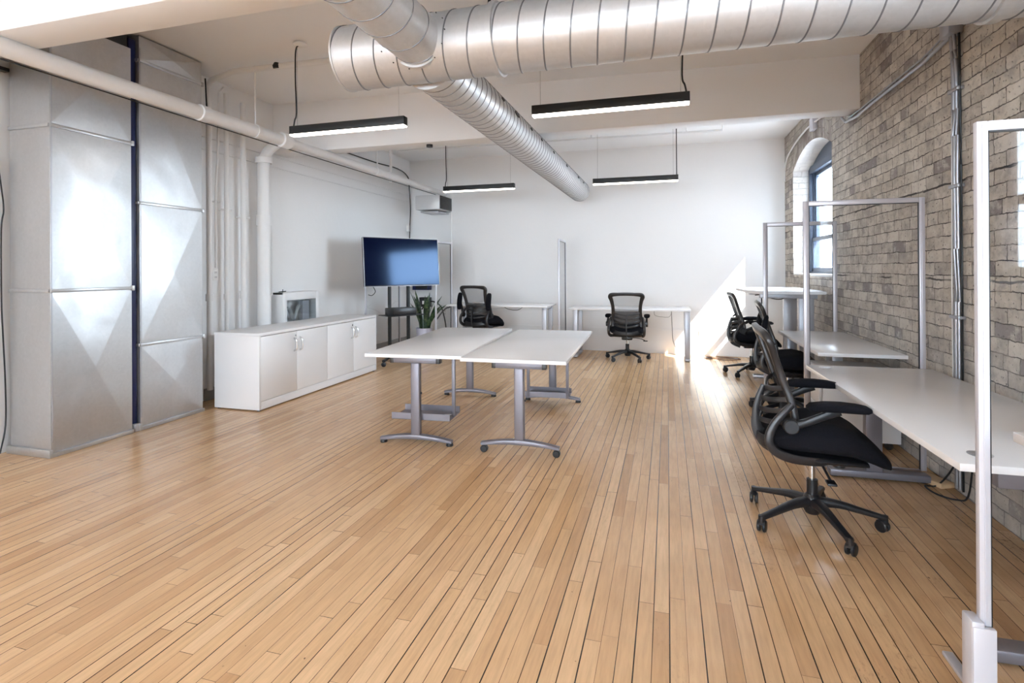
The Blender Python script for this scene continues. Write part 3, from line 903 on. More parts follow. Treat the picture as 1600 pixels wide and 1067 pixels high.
# ------------------------------------------------------------------ brick wall services
t = thing('conduit_bundle', 'bundle of grey vertical conduits on the brick wall from the big duct down', 'conduit', (BX, 3.66, 0))
for dy, r, dx in ((-.014, .010, .0), (.018, .012, 0)):
    b = B(); sweep(b, [(-.018, dy, .03), (-.018, dy, 1.4), (-.02, dy + .004, 2.2), (-.03, dy - .01, 2.48), (-.035, dy, 2.66)], r, n=12, smooth=4); obj('conduit', b, 'conduit', t)
b = B(); sweep(b, [(-.014, .065, .6), (-.012, .075, 1.2), (-.014, .063, 1.8), (-.014, .055, 2.6)], .004, smooth=5, n=6); obj('wire', b, 'plate_white', t)
b = B(); sweep(b, [(-.016, -.045, .03), (-.016, -.045, 1.3), (-.02, -.05, 2.0), (-.02, -.04, 2.62)], .006, smooth=5, n=6); obj('wire', b, 'cable_black', t)
for z in (1.0, 1.75, 2.3):
    b = B(); bx(b, -.036, 0, -.05, .06, z, z + .02, bev=.003); obj('clip', b, 'conduit', t)
b = B(); bx(b, -.075, 0, -.05, .06, 2.62, 2.73, bev=.006); obj('junction_box', b, 'conduit', t)
b = B(); sweep(b, [(-.03, .05, 2.63), (-.035, .35, 2.60), (-.03, 1.3, 2.61), (-.03, 1.62, 2.60), (-.03, 1.93, 2.63), (-.03, 2.05, 2.70)], .012, n=10); 
sweep(b, [(-.02, .03, 2.68), (-.025, .4, 2.64), (-.02, 1.9, 2.65)], .007, n=8)
obj('branch_conduit', b, 'conduit', t)
b = B(); sweep(b, [(-.025, 4.64, 2.50), (-.025, 4.60, 2.70), (-.025, 4.3, 2.84), (-.025, 3.4, 2.93), (-.025, 2.4, 2.86), (-.025, 2.1, 2.74)], .010, smooth=4, n=10)
b2 = b
t2 = thing('wall_conduit', 'painted conduit curving over the arched window on the brick wall', 'conduit', (BX, 3.66, 0))
obj('tube', b2, 'pipe_paint', t2)
b = B(); bx(b, -.05, 0, 3.02, 3.16, 2.84, 2.98, bev=.006); obj('junction_box', b, 'screen_frame_white', t2)

# ------------------------------------------------------------------ linear lamps
LAMP = (1.10, .05, .068)
def lamp(label, x0, x1, y, z, cord_end, bend, cable_len=None):
    xm = (x0 + x1) / 2
    t = thing('pendant_lamp', label, 'lamp', (xm, y, z), group=None)
    h = (x1 - x0) / 2
    boxobj('housing', 'black_paint', (-h, h, -.032, .032, .008, .076), t, .002)
    boxobj('diffuser', 'lamp_diffuser', (-h + .004, h - .004, -.030, .030, -.004, .008), t, .001)
    zc = ceil_z(xm) - z
    for s in (-1, 1):
        b = B(); cyl(b, (s * (h - .06), 0, .07), (s * (h - .06), 0, zc), .0016, n=6); obj('suspension_wire', b, 'cable_grey', t)
    cx = cord_end * (h - .02)
    b = B(); sweep(b, [(cx, 0, .07), (cx + bend * .4, 0, .13), (cx + bend, 0, .20), (cx + bend * .7, 0, .5), (cx + bend * .9, 0, zc - .05), (cx + bend * 2.4, 0, zc - .005)], .0065, n=8, smooth=5)
    obj('power_cord', b, 'cable_black', t)
    b = B(); lathe(b, [(.04, zc - .02), (.055, zc - .012), (.055, zc)], (cx + bend * 2.4, 0, 0), 'z', 20); obj('ceiling_rose', b, 'plate_white', t)
lamp('lit black linear pendant lamp above the ducts side of the room, nearest left', -3.06, -1.99, 3.87, 2.44, -1, .03)
lamp('lit black linear pendant lamp, nearest right, behind the large duct', -.96, .155, 3.90, 2.435, 1, -.03)
lamp('lit black linear pendant lamp in the far bay, left of the long spiral duct', -3.09, -2.03, 7.18, 2.415, -1, .02)
lamp('lit black linear pendant lamp in the far bay, right of the long spiral duct', -.945, .14, 7.18, 2.415, 1, 0.0)
# small ceiling fittings
b = B(); lathe(b, [(.03, 0), (.035, .02), (.02, .05)], (-3.40, 4.10, 3.135), 'z', 16); tag(obj('ceiling_hook', b, 'cable_black'), 'small black fitting under the ceiling above the nearest left lamp', 'fitting')
b = B(); lathe(b, [(.035, 0), (.035, .03)], (-2.50, 5.42, 2.642), 'z', 16); tag(obj('ceiling_sprinkler', b, 'black_plastic'), 'small black fitting under the far ceiling beam', 'sprinkler')

# ------------------------------------------------------------------ storage cabinet
t = thing('storage_cabinet', 'long low white storage cabinet with four doors against the left wall', 'cabinet', (-3.865, 5.14, 0))
hx, hy, H = .255, 1.035, .72
boxobj('cabinet_top', 'cabinet_white', (-hx, hx + .004, -hy - .004, hy + .004, H - .028, H), t, .002)
b = B()
bx(b, -hx, hx, -hy, -hy + .022, .012, H - .028, bev=.001); bx(b, -hx, hx, hy - .022, hy, .012, H - .028, bev=.001)
bx(b, -hx, -hx + .01, -hy + .02, hy - .02, .02, H - .03); bx(b, -hx, hx - .02, -hy + .02, hy - .02, .06, .08); bx(b, -hx, hx - .022, -.01, .01, .06, H - .03)
obj('body', b, 'cabinet_white', t)
boxobj('plinth', 'cabinet_white', (hx - .02, hx - .004, -hy + .022, hy - .022, .012, .085), t, .001)
ys = [-1.013, -.50, 0, .535, 1.013]
ys = [-1.013, -.512, -.002, .508, 1.013]
for i in range(4):
    d = boxobj('door', 'cabinet_white', (hx - .016, hx + .002, ys[i] + .002, ys[i + 1] - .002, .09, H - .034), t, .0015)
    yh = ys[i + 1] - .045 if i % 2 == 0 else ys[i] + .045
    b = B(); sweep(b, [(hx, yh, .62), (hx + .028, yh, .60), (hx + .034, yh, .555), (hx + .028, yh, .51), (hx, yh, .49)], .006, .009, up=(1, 0, 0), n=10, smooth=5); obj('handle', b, 'chrome', d)
    if i % 2 == 0:
        b = B(); cyl(b, (hx, yh + .026, .645), (hx + .005, yh + .026, .645), .009); obj('lock', b, 'black_plastic' if i else 'light_steel', d)
for sx in (-1, 1):
    for sy in (-1, 1):
        b = B(); cyl(b, (sx * (hx - .03), sy * (hy - .03), 0), (sx * (hx - .03), sy * (hy - .03), .014), .018); obj('foot', b, 'black_plastic', t)

# ------------------------------------------------------------------ centre tables with T legs
def tee_leg(parent, y, x, top, raised, wheels, w=.56):
    z0 = .055 if raised else .022
    o = bpy.data.objects.new('t_leg', None)
    b = B()
    sweep(b, [(x - w / 2, y, z0 + .008), (x - w / 4, y, z0 + .026), (x, y, z0 + .034), (x + w / 4, y, z0 + .026), (x + w / 2, y, z0 + .008)], [.026, .026, .028, .026, .024], [.012, .017, .020, .017, .012], n=12, smooth=4, sq=4)
    foot = obj('leg_foot', b, 'grey_steel', parent)
    b = B(); bx(b, x - .036, x + .036, y - .024, y + .024, z0 + .045, top - .045, bev=.012, seg=3); obj('leg_post', b, 'grey_steel', parent)
    b = B(); cyl(b, (x + .036, y, .38), (x + .046, y, .38), .007, n=10); obj('adjuster_knob', b, 'black_plastic', parent)
    b = B(); bx(b, x - .17, x + .17, y - .028, y + .028, top - .05, top - .001, bev=.003)
    cb = obj('cross_bracket', b, 'grey_steel', parent)
    for s in (-1, 1):
        b = B(); bx(b, *sorted((x + s * .165, x + s * .195)), y - .029, y + .029, top - .051, top - .002, bev=.003); obj('bracket_cap', b, 'frame_plastic', cb)
        xx = x + s * (w / 2 - .02)
        b = B()
        if wheels:
            lathe(b, [(.019, -.02), (.026, -.014), (.026, -.002), (.02, 0), (.026, .002), (.026, .014), (.019, .02)], (xx, y, .0265), 'y', 18)
            cyl(b, (xx, y, .03), (xx, y, z0 + .01), .008)
        else:
            lathe(b, [(.026, 0), (.028, .006), (.024, .02), (.012, .026)], (xx, y, 0), 'z', 16)
        obj('caster' if wheels else 'glide_foot', b, 'black_plastic', foot)
def tee_table(label, c, rz, w, l, H, lx, wheels):
    t = thing('meeting_table', label, 'table', (c[0], c[1], 0), rz)
    b = B(); bx(b, -w / 2, w / 2, -l / 2, l / 2, H - .026, H, bev=.003); tt = obj('table_top', b, 'laminate', t)
    b = B()
    bx(b, -.03, .03, -l / 2 + .14, l / 2 - .14, H - .062, H - .026, bev=.003); obj('under_beam', b, 'grey_steel', t)
    tee_leg(t, -l / 2 + .10, lx, H - .025, wheels[0], wheels[0], .56)
    tee_leg(t, l / 2 - .15, lx - .03, H - .025, wheels[1], wheels[1], .54)
    return t
TH = .68
tl = tee_table('white meeting table on grey T legs, left one of the pair in the room centre', (-1.862, 4.46), R(4.5), .75, 1.80, TH, -.01, (False, False))
tr = tee_table('white meeting table on grey T legs, right one of the pair in the room centre', (-1.062, 4.44), R(2.2), .75, 1.81, TH, .03, (True, False))
def cpu_tray(label, loc, rz, posts, w, d, z, H):
    t = thing('computer_tray', label, 'tray', loc, rz)
    b = B()
    bx(b, -w / 2, w / 2, -d / 2, d / 2, z, z + .004)
    bx(b, -w / 2, w / 2, -d / 2, -d / 2 + .004, z, z + .05); bx(b, -w / 2, w / 2, d / 2 - .004, d / 2, z, z + .05)
    obj('tray_plate', b, 'grey_steel', t)
    for x, y in posts:
        b = B(); bx(b, x - .013, x + .013, y - .013, y + .013, z, H, bev=.003); obj('hanger_post', b, 'grey_steel', t)
    b = B(); sweep(b, [(w / 2 - .09, .02, z + .008), (w / 2 - .04, .03, z + .008), (w / 2 - .03, .06, z + .008)], .003, n=6); obj('strap_clip', b, 'plate_white', t)
cpu_tray('grey hanging computer tray under the left centre table, near end', (-1.80, 3.82, 0), R(4.5), [(.215, .02)], .46, .26, .17, TH - .027)
cpu_tray('grey hanging computer tray under the right centre table, far end', (-1.10, 5.02, 0), R(2.2), [(-.17, -.10), (.20, -.10)], .42, .22, .10, TH - .027)

# ------------------------------------------------------------------ desks
def grommet(parent, x, y, z):
    b = B(); lathe(b, [(.034, z - .001), (.036, z + .002), (.028, z + .003)], (x, y, 0), 'z', 24); obj('grommet', b, 'light_steel', parent)
def rect_desk(label, x0, x1, y0, y1, H, legs, mat='light_steel', grom=(), rail=None, name='office_desk'):
    """legs: list of (axis 'x'|'y', fixed coordinate, from, to, post positions, post size)"""
    cx, cy = (x0 + x1) / 2, (y0 + y1) / 2
    t = thing(name, label, 'desk', (cx, cy, 0))
    b = B(); bx(b, x0 - cx, x1 - cx, y0 - cy, y1 - cy, H - .026, H, bev=.0025); obj('desk_top', b, 'laminate', t)
    for ax, k, a, c, posts, ps in legs:
        if ax == 'y':
            b = B(); bx(b, k - cx - .035, k - cx + .035, a - cy, c - cy, .008, .04, bev=.006); f = obj('leg_foot', b, mat, t)
            b = B(); bx(b, k - cx - .02, k - cx + .02, a - cy + .03, c - cy - .03, H - .066, H - .027, bev=.003); obj('side_rail', b, mat, t)
            for p in posts:
                b = B(); bx(b, k - cx - ps[0], k - cx + ps[0], p - cy - ps[1], p - cy + ps[1], .035, H - .03, bev=.006); obj('leg', b, mat, t)
            for p in (a + .03, c - .03):
                b = B(); lathe(b, [(.022, 0), (.022, .009)], (k - cx, p - cy, 0), 'z', 14); obj('glide_foot', b, 'black_plastic', f)
        else:
            b = B(); bx(b, a - cx, c - cx, k - cy - .04, k - cy + .04, .008, .05, bev=.008); f = obj('leg_foot', b, mat, t)
            b = B(); bx(b, a - cx + .02, c - cx - .02, k - cy - .025, k - cy + .025, H - .098, H - .027, bev=.003); obj('side_rail', b, mat, t)
            for p in posts:
                b = B(); bx(b, p - cx - ps[0], p - cx + ps[0], k - cy - ps[1], k - cy + ps[1], .045, H - .03, bev=.006); obj('leg', b, mat, t)
            for p in (a + .03, c - .03):
                b = B(); lathe(b, [(.022, 0), (.022, .009)], (p - cx, k - cy, 0), 'z', 14); obj('glide_foot', b, 'black_plastic', f)
    if rail:
        b = B(); bx(b, rail[0] - cx, rail[1] - cx, rail[2] - cy, rail[3] - cy, H - .062, H - .027, bev=.003); obj('under_beam', b, mat, t)
    for x, y in grom: grommet(t, x - cx, y - cy, H)
    return t
# two desks at the back wall
rect_desk('white desk at the back wall, left one, behind the snake plant side', -3.32, -1.70, 7.72, 8.40, .755,
          [('y', -3.20, 7.80, 8.36, (7.86, 8.28), (.035, .022)), ('y', -1.77, 7.80, 8.36, (7.86, 8.28), (.035, .022))], rail=(-3.2, -1.77, 8.2, 8.24), grom=[(-3.1, 8.3)])
rect_desk('white desk at the back wall, right one, beside the sunlit patch', -1.385, .305, 7.72, 8.36, .73,
          [('y', -1.30, 7.80, 8.34, (7.84, 8.28), (.036, .022)), ('y', .262, 7.80, 8.34, (7.84, 8.28), (.036, .022))], rail=(-1.3, .262, 8.2, 8.24), grom=[(.15, 8.25)])
# two desks along the brick wall, with acrylic screens between
rect_desk('nearest full white desk at the brick wall with two cable grommets', .876, 1.575, 2.06, 3.88, .67,
          [('x', 2.165, 1.0, 1.55, (1.30,), (.045, .03)), ('x', 3.80, .98, 1.52, (1.225,), (.045, .028))], mat='grey_steel', grom=[(.965, 3.79), (.985, 2.17)], rail=(1.28, 1.34, 2.2, 3.8)).rotation_euler.z = R(1.2)
rect_desk('white desk at the brick wall beyond the first clear screen, over the drawers', 1.03, 1.585, 4.30, 5.74, .69,
          [('x', 4.95, 1.10, 1.56, (1.32,), (.04, .03)), ('x', 5.66, 1.08, 1.56, (1.06 + .06, 1.45), (.03, .03))], mat='light_steel', rail=(1.3, 1.34, 4.9, 5.6))
rect_desk('raised white desk, only one corner in view at the right edge', .90, 1.59, .02, 1.785, .85,
          [('x', .25, 1.0, 1.55, (1.3,), (.045, .03)), ('x', 1.60, 1.0, 1.55, (1.42,), (.045, .03))], rail=(1.28, 1.34, .25, 1.6))
# pedestal drawers under the second desk
t = thing('drawer_pedestal', 'white drawer pedestal on casters under the second desk at the brick wall', 'drawers', (1.315, 4.58, 0))
b = B(); bx(b, -.24, .25, -.21, .21, .055, .56, bev=.003); obj('body', b, 'cabinet_white', t)
for z0, z1 in ((.062, .30), (.306, .425), (.431, .55)):
    d = boxobj('drawer', 'cabinet_white', (-.262, -.242, -.205, .205, z0, z1), t, .002)
    b = B(); bx(b, -.278, -.262, -.06, .06, z1 - .03, z1 - .022, bev=.002); obj('handle', b, 'chrome', d)
for sx in (-.19, .19):
    for sy in (-.16, .16):
        b = B(); lathe(b, [(.018, -.016), (.026, -.01), (.026, .01), (.018, .016)], (sx, sy, .026), 'y', 16); cyl(b, (sx, sy, .03), (sx, sy, .056), .01); obj('caster', b, 'black_plastic', t)
# standing desk in the far right corner
t = thing('standing_desk', 'raised white standing desk in the far right corner by the window', 'desk', (1.15, 6.55, 0))
b = B(); H = 1.06
prism(b, [(-.37, .35), (-.36, .0), (-.33, -.36), (-.29, -.50), (-.21, -.645), (.34, -.665), (.37, -.3), (.33, .62), (-.12, .66), (-.28, .58)], H - .028, H, bev=.003)
obj('desk_top', b, 'laminate', t)
for y in (-.38, .38):
    b = B(); bx(b, .15, .29, y - .03, y + .03, .03, H - .07, bev=.006); obj('leg', b, 'light_steel', t)
    b = B(); bx(b, -.18, .34, y - .04, y + .04, .0, .035, bev=.006); obj('leg_foot', b, 'light_steel', t)
b = B(); bx(b, -.22, .32, -.42, -.34, H - .08, H - .028, bev=.004); bx(b, .12, .18, -.38, .38, H - .075, H - .03, bev=.004); bx(b, -.22, .30, .34, .42, H - .08, H - .03, bev=.004)
obj('under_beam', b, 'light_steel', t)
b = B(); sweep(b, [(-.26, -.36, H - .05), (-.20, -.36, H - .045), (-.195, -.36, H - .10), (-.195, -.36, H - .26)], .007, n=8); obj('crank_handle', b, 'black_plastic', t)
b = B(); sweep(b, [(-.15, -.2, H - .04), (-.08, -.15, H - .09), (.02, -.2, H - .10), (.08, -.3, H - .05)], .005, smooth=4, n=6); obj('cable', b, 'cable_black', t)

# ------------------------------------------------------------------ clear acrylic screens
def screen(label, a, c, H, mat, z0=0.0, fw=.036, foot=True, group=None):
    """framed clear panel standing from a=(x,y) to c=(x,y)"""
    a, c = Vector((*a, 0)), Vector((*c, 0))
    L = (c - a).length
    rz = math.atan2(c.y - a.y, c.x - a.x)
    t = thing('clear_screen', label, 'screen', a, rz)
    for nm, x in (('frame_post', 0), ('frame_post', L - fw)):
        b = B(); bx(b, x, x + fw, -.011, .011, z0, H, bev=.003); bx(b, x + fw * .42, x + fw * .58, -.0135, .0135, z0 + .01, H - .01, bev=.001); obj(nm, b, mat, t)
    for z in (z0, H - fw):
        b = B(); bx(b, fw, L - fw, -.0105, .0105, z, z + fw, bev=.003); obj('frame_rail', b, mat, t)
    b = B(); bx(b, fw - .003, L - fw + .003, -.0025, .0025, z0 + fw - .003, H - fw + .003); obj('panel', b, 'acrylic', t)
    b = B()   # dark gasket line
    for x in (fw, L - fw - .004): bx(b, x, x + .004, -.006, .006, z0 + fw, H - fw)
    bx(b, fw, L - fw, -.006, .006, H - fw - .004, H - fw)
    obj('gasket', b, 'black_plastic', t)
    if foot:
        for x in (.02, L - .05):
            b = B(); bx(b, x, x + .03, -.20, -.016, 0, .012, bev=.003); bx(b, x, x + .03, .016, .20, 0, .012, bev=.003); obj('foot', b, mat, t)
    return t
screen('clear screen in a grey frame on the floor between the two brick wall desks', (.862, 3.945), (1.545, 3.945), 1.735, 'screen_frame', fw=.032, foot=False)
screen('clear screen in a grey frame beyond the second brick wall desk', (.915, 5.83), (1.565, 5.83), 1.745, 'screen_frame', foot=False)
t = screen('nearest clear screen in a white frame at the right edge', (.846, 1.845), (1.53, 1.845), 1.712, 'screen_frame_white', z0=.0, fw=.028, foot=False)
b = B(); bx(b, -.028, .004, -.03, .03, .0, .30, bev=.006); bx(b, -.026, .03, -.033, -.016, 0, .285, bev=.003); obj('foot_bracket', b, 'screen_frame_white', t)
b = B(); bx(b, .030, .062, -.22, .29, 0, .014, bev=.004); obj('foot_bar', b, 'screen_frame_white', t)
screen('clear screen set edge-on between the two back wall desks', (-1.50, 7.60), (-1.535, 8.33), 1.735, 'screen_frame_white', fw=.03, foot=False)
screen('clear screen set edge-on left of the back wall desks, beside the TV', (-3.375, 7.50), (-3.345, 8.06), 1.735, 'screen_frame_white', fw=.03, foot=False)
screen('clear screen standing behind the television near the left wall', (-4.31, 7.06), (-4.29, 8.10), 1.72, 'screen_frame_white', fw=.03, foot=False)

# ------------------------------------------------------------------ television on a stand
TA, TB = Vector((-3.93, 6.40, 0)), Vector((-3.285, 7.40, 0))
tc_ = (TA + TB) / 2
rz = math.atan2(TB.y - TA.y, TB.x - TA.x)
t = thing('television', 'large flat television on a black rolling stand near the far left corner', 'television', (tc_.x, tc_.y, 0), rz)
# local x runs along the screen, local -y faces the room
hw = (TB - TA).length / 2
b = B(); bx(b, -hw, hw, -.012, .028, 1.07, 1.745, bev=.004); bx(b, -.3, .3, .02, .06, 1.15, 1.6, bev=.01); obj('casing', b, 'black_plastic', t)
b = B(); bx(b, -hw + .010, hw - .010, -.0145, -.010, 1.085, 1.735); obj('display', b, 'tv_glass', t)
b = B()
for s in ((-hw, hw, 1.068, 1.073), (-hw, hw, 1.743, 1.748)): bx(b, s[0], s[1], -.015, .0, s[2], s[3])
for s in ((-hw - .002, -hw + .003), (hw - .003, hw + .002)): bx(b, s[0], s[1], -.015, .0, 1.07, 1.745)
obj('bezel_trim', b, 'light_steel', t)
t.location.z = 1.40; t.rotation_euler = (R(-4.5), 0, rz)
for ch in t.children: ch.location.z = -1.40
t = thing('tv_stand', 'black rolling stand with a glass shelf carrying the television', 'stand', (tc_.x - .06, tc_.y + .05, 0), rz)
for s in (-.15, .15):
    b = B(); bx(b, s - .02, s + .02, .03, .07, .05, 1.50, bev=.006); obj('pole', b, 'black_paint', t)
b = B(); sweep(b, [(-.42, -.28, .075), (-.20, -.05, .085), (-.15, .05, .09)], .022, .014, smooth=3, sq=4); sweep(b, [(.42, -.28, .075), (.20, -.05, .085), (.15, .05, .09)], .022, .014, smooth=3, sq=4)
bx(b, -.18, .18, .02, .08, .06, .11, bev=.006); sweep(b, [(-.16, .05, .09), (-.34, .26, .075)], .02, .014); sweep(b, [(.16, .05, .09), (.34, .26, .075)], .02, .014)
base = obj('base_frame', b, 'black_paint', t)
for x, y in ((-.42, -.28), (.42, -.28), (-.34, .26), (.34, .26)):
    b = B(); lathe(b, [(.02, -.02), (.03, -.014), (.03, .014), (.02, .02)], (x, y, .03), 'y', 16); cyl(b, (x, y, .03), (x, y, .075), .01); obj('caster', b, 'black_plastic', base)
b = B(); bx(b, -.30, .26, -.24, .10, .655, .665, bev=.003); obj('shelf', b, 'black_paint', t)
b = B(); bx(b, -.2, .2, .025, .05, 1.22, 1.5); obj('mount_plate', b, 'black_paint', t)
t = thing('media_box', 'black media box lying on the television stand shelf', 'box', (tc_.x - .06, tc_.y + .05, .665), rz)
boxobj('casing', 'black_plastic', (-.24, .14, -.20, .02, 0, .10), t, .008)
b = B(); bx(b, -.22, .12, -.204, -.198, .02, .08, bev=.002); obj('front_plate', b, 'frame_plastic', t)
# snake plant
t = thing('potted_snake_plant', 'snake plant with long dark leaves in a white pot behind the television', 'plant', (-3.62, 7.62, 0))
b = B(); lathe(b, [(.085, 0), (.095, .01), (.125, .36), (.128, .40), (.118, .40), (.112, .35)], (0, 0, 0), 'z', 28); p_ = obj('pot', b, 'pot_white', t)
b = B(); lathe(b, [(.112, .345), (.112, .36), (.02, .368)], (0, 0, 0), 'z', 24); obj('soil', b, 'soil', p_)
for k in range(16):
    a = random.uniform(0, 6.28); rr = random.uniform(.01, .075); L = random.uniform(.34, .66); le = random.uniform(.03, .22)
    if k < 4: le = .34; L = .42; a = [-.3, .3, 0.1, 2.6][k]
    tw = random.uniform(0, 3.14)
    c_, s_ = math.cos(a), math.sin(a)
    pts = [(c_ * rr, s_ * rr, .34), (c_ * (rr + le * .25), s_ * (rr + le * .25), .34 + L * .4), (c_ * (rr + le * .6), s_ * (rr + le * .6), .34 + L * .75), (c_ * (rr + le), s_ * (rr + le), .34 + L)]
    b = B(); sweep(b, pts, [.022, .030, .022, .002], [.004, .004, .003, .001], up=(math.cos(tw), math.sin(tw), .05), n=8, smooth=5); obj('leaf', b, 'snake_leaf', t)
# boxes and cables behind the television
yb = back_y(-4.1) - .02
t = thing('wall_equipment_box', 'dark blue equipment box low on the back wall behind the television', 'equipment box', (-4.17, yb, .98))
boxobj('casing', 'navy_panel', (-.17, .15, -.10, .02, -.04, .12), t, .006)
boxobj('black_frame', 'black_plastic', (-.10, .12, -.115, -.10, -.02, .10), t, .004)
t = thing('wall_equipment_box', 'small black equipment box below the dark blue one on the back wall', 'equipment box', (-4.12, yb, .72))
boxobj('casing', 'black_plastic', (-.10, .10, -.08, .02, -.08, .09), t, .006)
boxobj('label_plate', 'plate_white', (-.04, .03, -.083, -.078, -.03, .03), t, .001)
socket('white socket on the back wall left of the back wall desks', (-3.75, back_y(-3.75) - .022, .55), 0)
cable('curled black cable arching beside the snake plant on the back wall', [(-4.15, yb - .12, .60), (-4.05, yb - .12, .72), (-3.92, yb - .12, .74), (-3.80, yb - .10, .66), (-3.74, yb - .1, .50), (-3.70, yb - .1, .25), (-3.75, yb - .1, .02)], .011)
cable('black cable rising from the back wall to the left desk edge', [(-3.78, 8.45, .45), (-3.66, 8.4, .58), (-3.50, 8.2, .66), (-3.32, 7.9, .70), (-3.25, 7.75, .718)], .011)
cable('thin black cable dangling below the television', [(-3.86, 6.53, 1.07), (-3.84, 6.55, 1.0), (-3.88, 6.53, .95), (-3.92, 6.5, .96)], .005)
cable('black cable sagging under the right back wall desk', [(-.19, 8.1, .69), (-.18, 8.08, .62), (-.10, 8.06, .60), (.02, 8.06, .60), (.06, 8.08, .69)], .004, 'cable_grey')
cable('grey cable dropping from the right back wall desk to the floor', [(.05, 7.95, .70), (.06, 7.96, .45), (.07, 7.98, .28), (.12, 8.05, .14), (.20, 8.12, .05), (.32, 8.2, .02), (.55, 8.2, .012), (.95, 8.2, .012)], .006, 'cable_grey')
cable('brown cables lying on the floor along the back wall', [(.30, 8.28, .01), (.45, 8.22, .01), (.60, 8.12, .012), (.80, 8.06, .012), (.98, 8.16, .012), (.90, 8.26, .012), (.70, 8.30, .012), (.52, 8.24, .014), (.70, 8.14, .02), (.95, 8.22, .018)], .006, 'cable_brown')
cable('thin black cord strung below the left back wall desk', [(-2.5, 8.1, .72), (-2.4, 8.1, .67), (-2.25, 8.1, .66), (-2.15, 8.1, .72)], .004)
cable('looped black power cable on the floor by the brick wall, under the nearest desk', [(1.50, 3.15, .60), (1.55, 3.40, .30), (1.565, 3.50, .05), (1.53, 3.54, .010), (1.46, 3.60, .010), (1.45, 3.72, .010), (1.52, 3.74, .012), (1.565, 3.66, .15), (1.57, 3.5, .40), (1.56, 3.4, .58)], .005)
b = B(); bx(b, -.05, .05, -.10, .10, 0, .03, bev=.006); o = obj('wood_block', b, 'wood_scrap', loc=(1.53, 3.82, 0), rot=(0, 0, R(25))); tag(o, 'small pale wood offcut on the floor against the brick wall', 'wood block')

